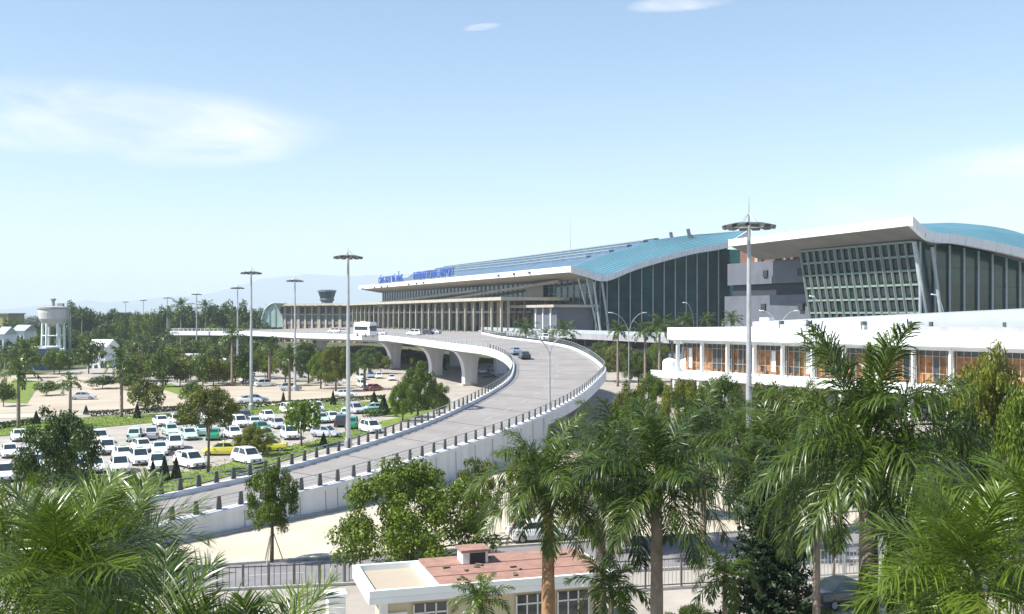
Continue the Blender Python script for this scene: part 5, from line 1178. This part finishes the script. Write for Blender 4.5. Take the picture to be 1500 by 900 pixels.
rows = {
 'in the front row nearest the ramp': [('minivan', 'white', 8, 706, -62), ('minivan', 'mint', 42, 702, -62), ('hatchback', 'white', 78, 700, -60), ('sedan', 'white', 112, 696, -60), ('hatchback', 'white', 140, 694, -62), ('minivan', 'white', 175, 694, -64), ('minivan', 'white', 231, 690, -72), ('minivan', 'white', 278, 687, -45), ('minivan', 'white', 362, 681, -48)],
 'in the second row of the taxi park': [('hatchback', 'white', 14, 672, -60), ('sedan', 'white', 36, 676, -60), ('minivan', 'mint', 118, 676, -60), ('minivan', 'white', 157, 667, -66), ('hatchback', 'white', 208, 664, -55), ('sedan', 'white', 234, 668, -70), ('minivan', 'white', 256, 660, -68), ('sedan', 'yellow', 325, 669, 190), ('sedan', 'yellow', 392, 664, 190), ('minivan', 'white', 424, 645, -68), ('hatchback', 'silver', 477, 643, -20), ('minivan', 'white', 543, 636, -58)],
 'in the third row of the taxi park': [('sedan', 'white', 28, 648, -60), ('minivan', 'white', 146, 652, -60), ('minivan', 'mint', 198, 648, 105), ('minivan', 'silver', 222, 646, 108), ('hatchback', 'mint', 250, 640, -60), ('sedan', 'mint', 276, 646, -60), ('minivan', 'mint', 296, 640, 110), ('sedan', 'green', 314, 646, 100), ('hatchback', 'white', 342, 644, -60), ('sedan', 'green', 382, 636, -60), ('sedan', 'mint', 388, 646, -55), ('hatchback', 'silver', 406, 630, -58), ('minivan', 'green', 516, 630, 95), ('minivan', 'black', 500, 627, 95)],
 'in the back row by the lawn': [('sedan', 'black', 358, 618, -60), ('hatchback', 'silver', 280, 622, -60), ('minivan', 'white', 300, 620, -60), ('minivan', 'mint', 330, 626, 100), ('minivan', 'white', 423, 608, -58), ('minivan', 'white', 463, 606, -62), ('sedan', 'silver', 446, 616, -60), ('minivan', 'silver', 520, 608, -60), ('sedan', 'mint', 546, 606, 200), ('hatchback', 'mint', 506, 614, 100)],
 'in the short line at the lawn kerb': [('sedan', 'white', 236, 626, -60), ('hatchback', 'white', 258, 624, -62), ('minivan', 'white', 350, 628, -60), ('sedan', 'white', 372, 628, -62), ('hatchback', 'white', 392, 618, -60), ('sedan', 'silver', 434, 628, -60), ('minivan', 'white', 452, 632, -62), ('sedan', 'white', 486, 620, -60), ('hatchback', 'mint', 470, 622, -60)],
 'at the far left of the taxi park': [('sedan', 'white', 64, 666, -60), ('minivan', 'white', 92, 662, -60), ('hatchback', 'white', 60, 688, -62), ('sedan', 'white', 180, 676, -60), ('minivan', 'white', 204, 682, -62)],
 'on the sand lot beyond the lawn': [('minivan', 'white', 364, 564, -30), ('minivan', 'white', 388, 569, 35), ('minivan', 'silver', 426, 575, 10), ('sedan', 'silver', 446, 562, 5), ('sedan', 'silver', 488, 568, 0), ('sedan', 'white', 505, 584, 5), ('sedan', 'white', 365, 593, 20), ('sedan', 'blue', 375, 592, 20), ('sedan', 'silver', 122, 588, 10)],
 'near the viaduct piers': [('minivan', 'white', 530, 559, -70), ('minivan', 'white', 531, 570, -70), ('sedan', 'blue', 543, 556, -80), ('hatchback', 'white', 555, 557, -80), ('hatchback', 'white', 574, 560, -80), ('sedan', 'red', 548, 575, 60), ('sedan', 'black', 600, 552, -80), ('minivan', 'silver', 690, 546, -70), ('sedan', 'white', 706, 550, -80), ('hatchback', 'silver', 722, 546, -60), ('sedan', 'black', 716, 556, -20)],
 'among the far trees beyond the bus': [('sedan', 'white', 214, 524, 0), ('sedan', 'silver', 224, 526, 0), ('minivan', 'white', 236, 525, 0), ('sedan', 'silver', 248, 527, 10), ('minivan', 'white', 282, 538, 0), ('minivan', 'white', 290, 550, 10), ('sedan', 'white', 274, 546, 20), ('sedan', 'silver', 308, 542, 0), ('minivan', 'white', 332, 532, 90), ('minivan', 'white', 350, 534, 90), ('sedan', 'blue', 365, 540, 0), ('sedan', 'white', 46, 532, 0), ('sedan', 'silver', 70, 534, 0), ('minivan', 'white', 92, 532, 0)],
}
for phrase, lst in rows.items():
    lst = sorted(lst, key=lambda q: q[2]); cnt = {}
    tot = {}
    for q in lst: tot[(q[0], q[1])] = tot.get((q[0], q[1]), 0) + 1
    for kind, colour, x, y, hd in lst:
        k_ = (kind, colour); i = cnt.get(k_, 0); cnt[k_] = i + 1; cw = {'mint': 'white and green', 'blue': 'blue grey', 'red': 'dark red'}.get(colour, colour)
        lb = '%s %s' % (cw, kind)
        lb += (' %s' % phrase) if tot[k_] == 1 else ', %s from left %s' % (ordinal(i), phrase)
        taxi = colour in ('mint', 'yellow', 'green') or (colour == 'white' and (x * 7) % 3 == 0)
        put_car(kind, colour, x, y, hd, lb, sign=taxi)
def deck_z(x, y):
    best = None
    for a, b in zip(LL2, RR2):
        for j in range(9):
            q = a.lerp(b, j / 8); d_ = (q.x - x) ** 2 + (q.y - y) ** 2
            if best is None or d_ < best[0]: best = (d_, q.z)
    return best[1]
def deck_car(kind, colour, x, D, hd, label):
    X = (x - 750) / F * D; put_car(kind, colour, 0, 0, hd, label, loc=Vector((X, D, deck_z(X, D) + .03)), group='cars on the viaduct')
deck_car('sedan', 'black', 768, 190, 100, 'black car driving up the ramp at the top of the bend')
deck_car('sedan', 'blue', 755, 198, 100, 'blue grey car beside the black car on the ramp')
deck_car('minivan', 'white', 797, 232, 100, 'white car mostly behind the forked lamp on the upper ramp')
deck_car('minivan', 'white', 607, 288, 160, 'white car stopped on the deck left of a dark one')
deck_car('sedan', 'black', 625, 292, 150, 'dark car stopped on the deck before the colonnade')
deck_car('sedan', 'silver', 636, 300, 150, 'grey car on the deck right of the dark one')
deck_car('sedan', 'white', 556, 300, 160, 'low white car just right of the coach')
deck_car('minivan', 'white', 490, 345, 170, 'white van on the deck left of the tallest mast')
deck_car('sedan', 'silver', 502, 345, 170, 'grey car on the deck beside the white van')
put_car('sedan', 'black', 0, 0, 20, 'dark car parked by the foot of the thick palm', loc=Vector((P(1240, 860, 56).x, 56, .12)))
put_car('sedan', 'white', 0, 0, 15, 'white car half hidden by palm leaves on the street left of the tan palm', loc=Vector((P(790, 790, 72).x, 72, .1)))
def coach(loc, rz, label, L_=10.5, Hh=3.7, roof_dark=False, name='coach'):
    r = empty(name, (0, 0, 0), label, 'bus'); W_ = 2.5
    m = MB(); loft(m, [[(x, -w_, .4), (x, -w_ - .0, 1.4), (x, -w_, Hh - .35), (x, -w_ + .25, Hh), (x, w_ - .25, Hh), (x, w_, Hh - .35), (x, w_, 1.4), (x, w_, .4)] for x, w_ in ((-L_ / 2, 1.2), (0, 1.25), (L_ / 2 - .25, 1.25), (L_ / 2, 1.15))]); m.build('body', PAINT['white'], r, bevel=.06)
    for sg in (-1, 1):
        m = MB(); m.box((-.2, sg * 1.262, 2.35), (L_ - 1.6, .02, 1.0)); m.build('side_window', m_cglass, r)
        for x in (-L_ / 2 + 2.2, L_ / 2 - 2.2): m = MB(); m.tube([(x, sg * 1.05, .5), (x, sg * 1.28, .5)], .5, 16); wh = m.build('wheel', m_tyre, r); MB().tube([(x, sg * 1.26, .5), (x, sg * 1.30, .5)], .28, 12).build('rim', m_rim, wh)
        m = MB(); m.box((L_ / 2 + .01, sg * .85, .95), (.08, .4, .2)); m.build('headlight', m_headl, r)
        m = MB(); m.box((L_ / 2 + .15, sg * 1.4, 2.6), (.15, .2, .5)); m.build('wing_mirror', m_grille, r)
    m = MB(); m.box((L_ / 2 + .012, 0, 2.35), (.04, 2.1, 1.5)); m.build('windscreen', m_cglass, r); m = MB(); m.box((0, 0, Hh + .12), (3, 1.4, .24)); m.build('roof_unit', PAINT['silver'] if not roof_dark else m_grille, r)
    r.location = loc; r.rotation_euler = (0, 0, rz); return r
X_ = (535 - 750) / F * 290; coach(Vector((X_, 290, deck_z(X_, 290) + .02)), R(-52), 'white coach stopped on the viaduct deck behind the tallest mast', 9.0, 4.1)
coach(G(272, 534) + Vector((0, 0, .05)), R(8), 'white and dark bus parked among far trees below the distant masts', 9.5, 3.4, True, 'bus')

# ---------------------------------------------------------------- haze
hz = MB(); x0, x1, y0, y1, z0, z1 = -20200, 20200, -80, 20600, -1.5, 640
hz.raw([(x0, y0, z0), (x1, y0, z0), (x1, y1, z0), (x0, y1, z0), (x0, y0, z1), (x1, y0, z1), (x1, y1, z1), (x0, y1, z1)], [(0, 3, 2, 1), (4, 5, 6, 7), (0, 1, 5, 4), (1, 2, 6, 5), (2, 3, 7, 6), (3, 0, 4, 7)])
mh = bpy.data.materials.new('haze_air'); mh.use_nodes = True; t = mh.node_tree; t.nodes.clear(); oo = t.nodes.new('ShaderNodeOutputMaterial'); pv = t.nodes.new('ShaderNodeVolumePrincipled')
pv.inputs['Color'].default_value = (0.74, 0.84, 0.97, 1); pv.inputs['Density'].default_value = 0.00012; pv.inputs['Anisotropy'].default_value = 0.0
t.links.new(pv.outputs[0], oo.inputs['Volume']); tag(hz.build('haze', mh), kind='stuff')
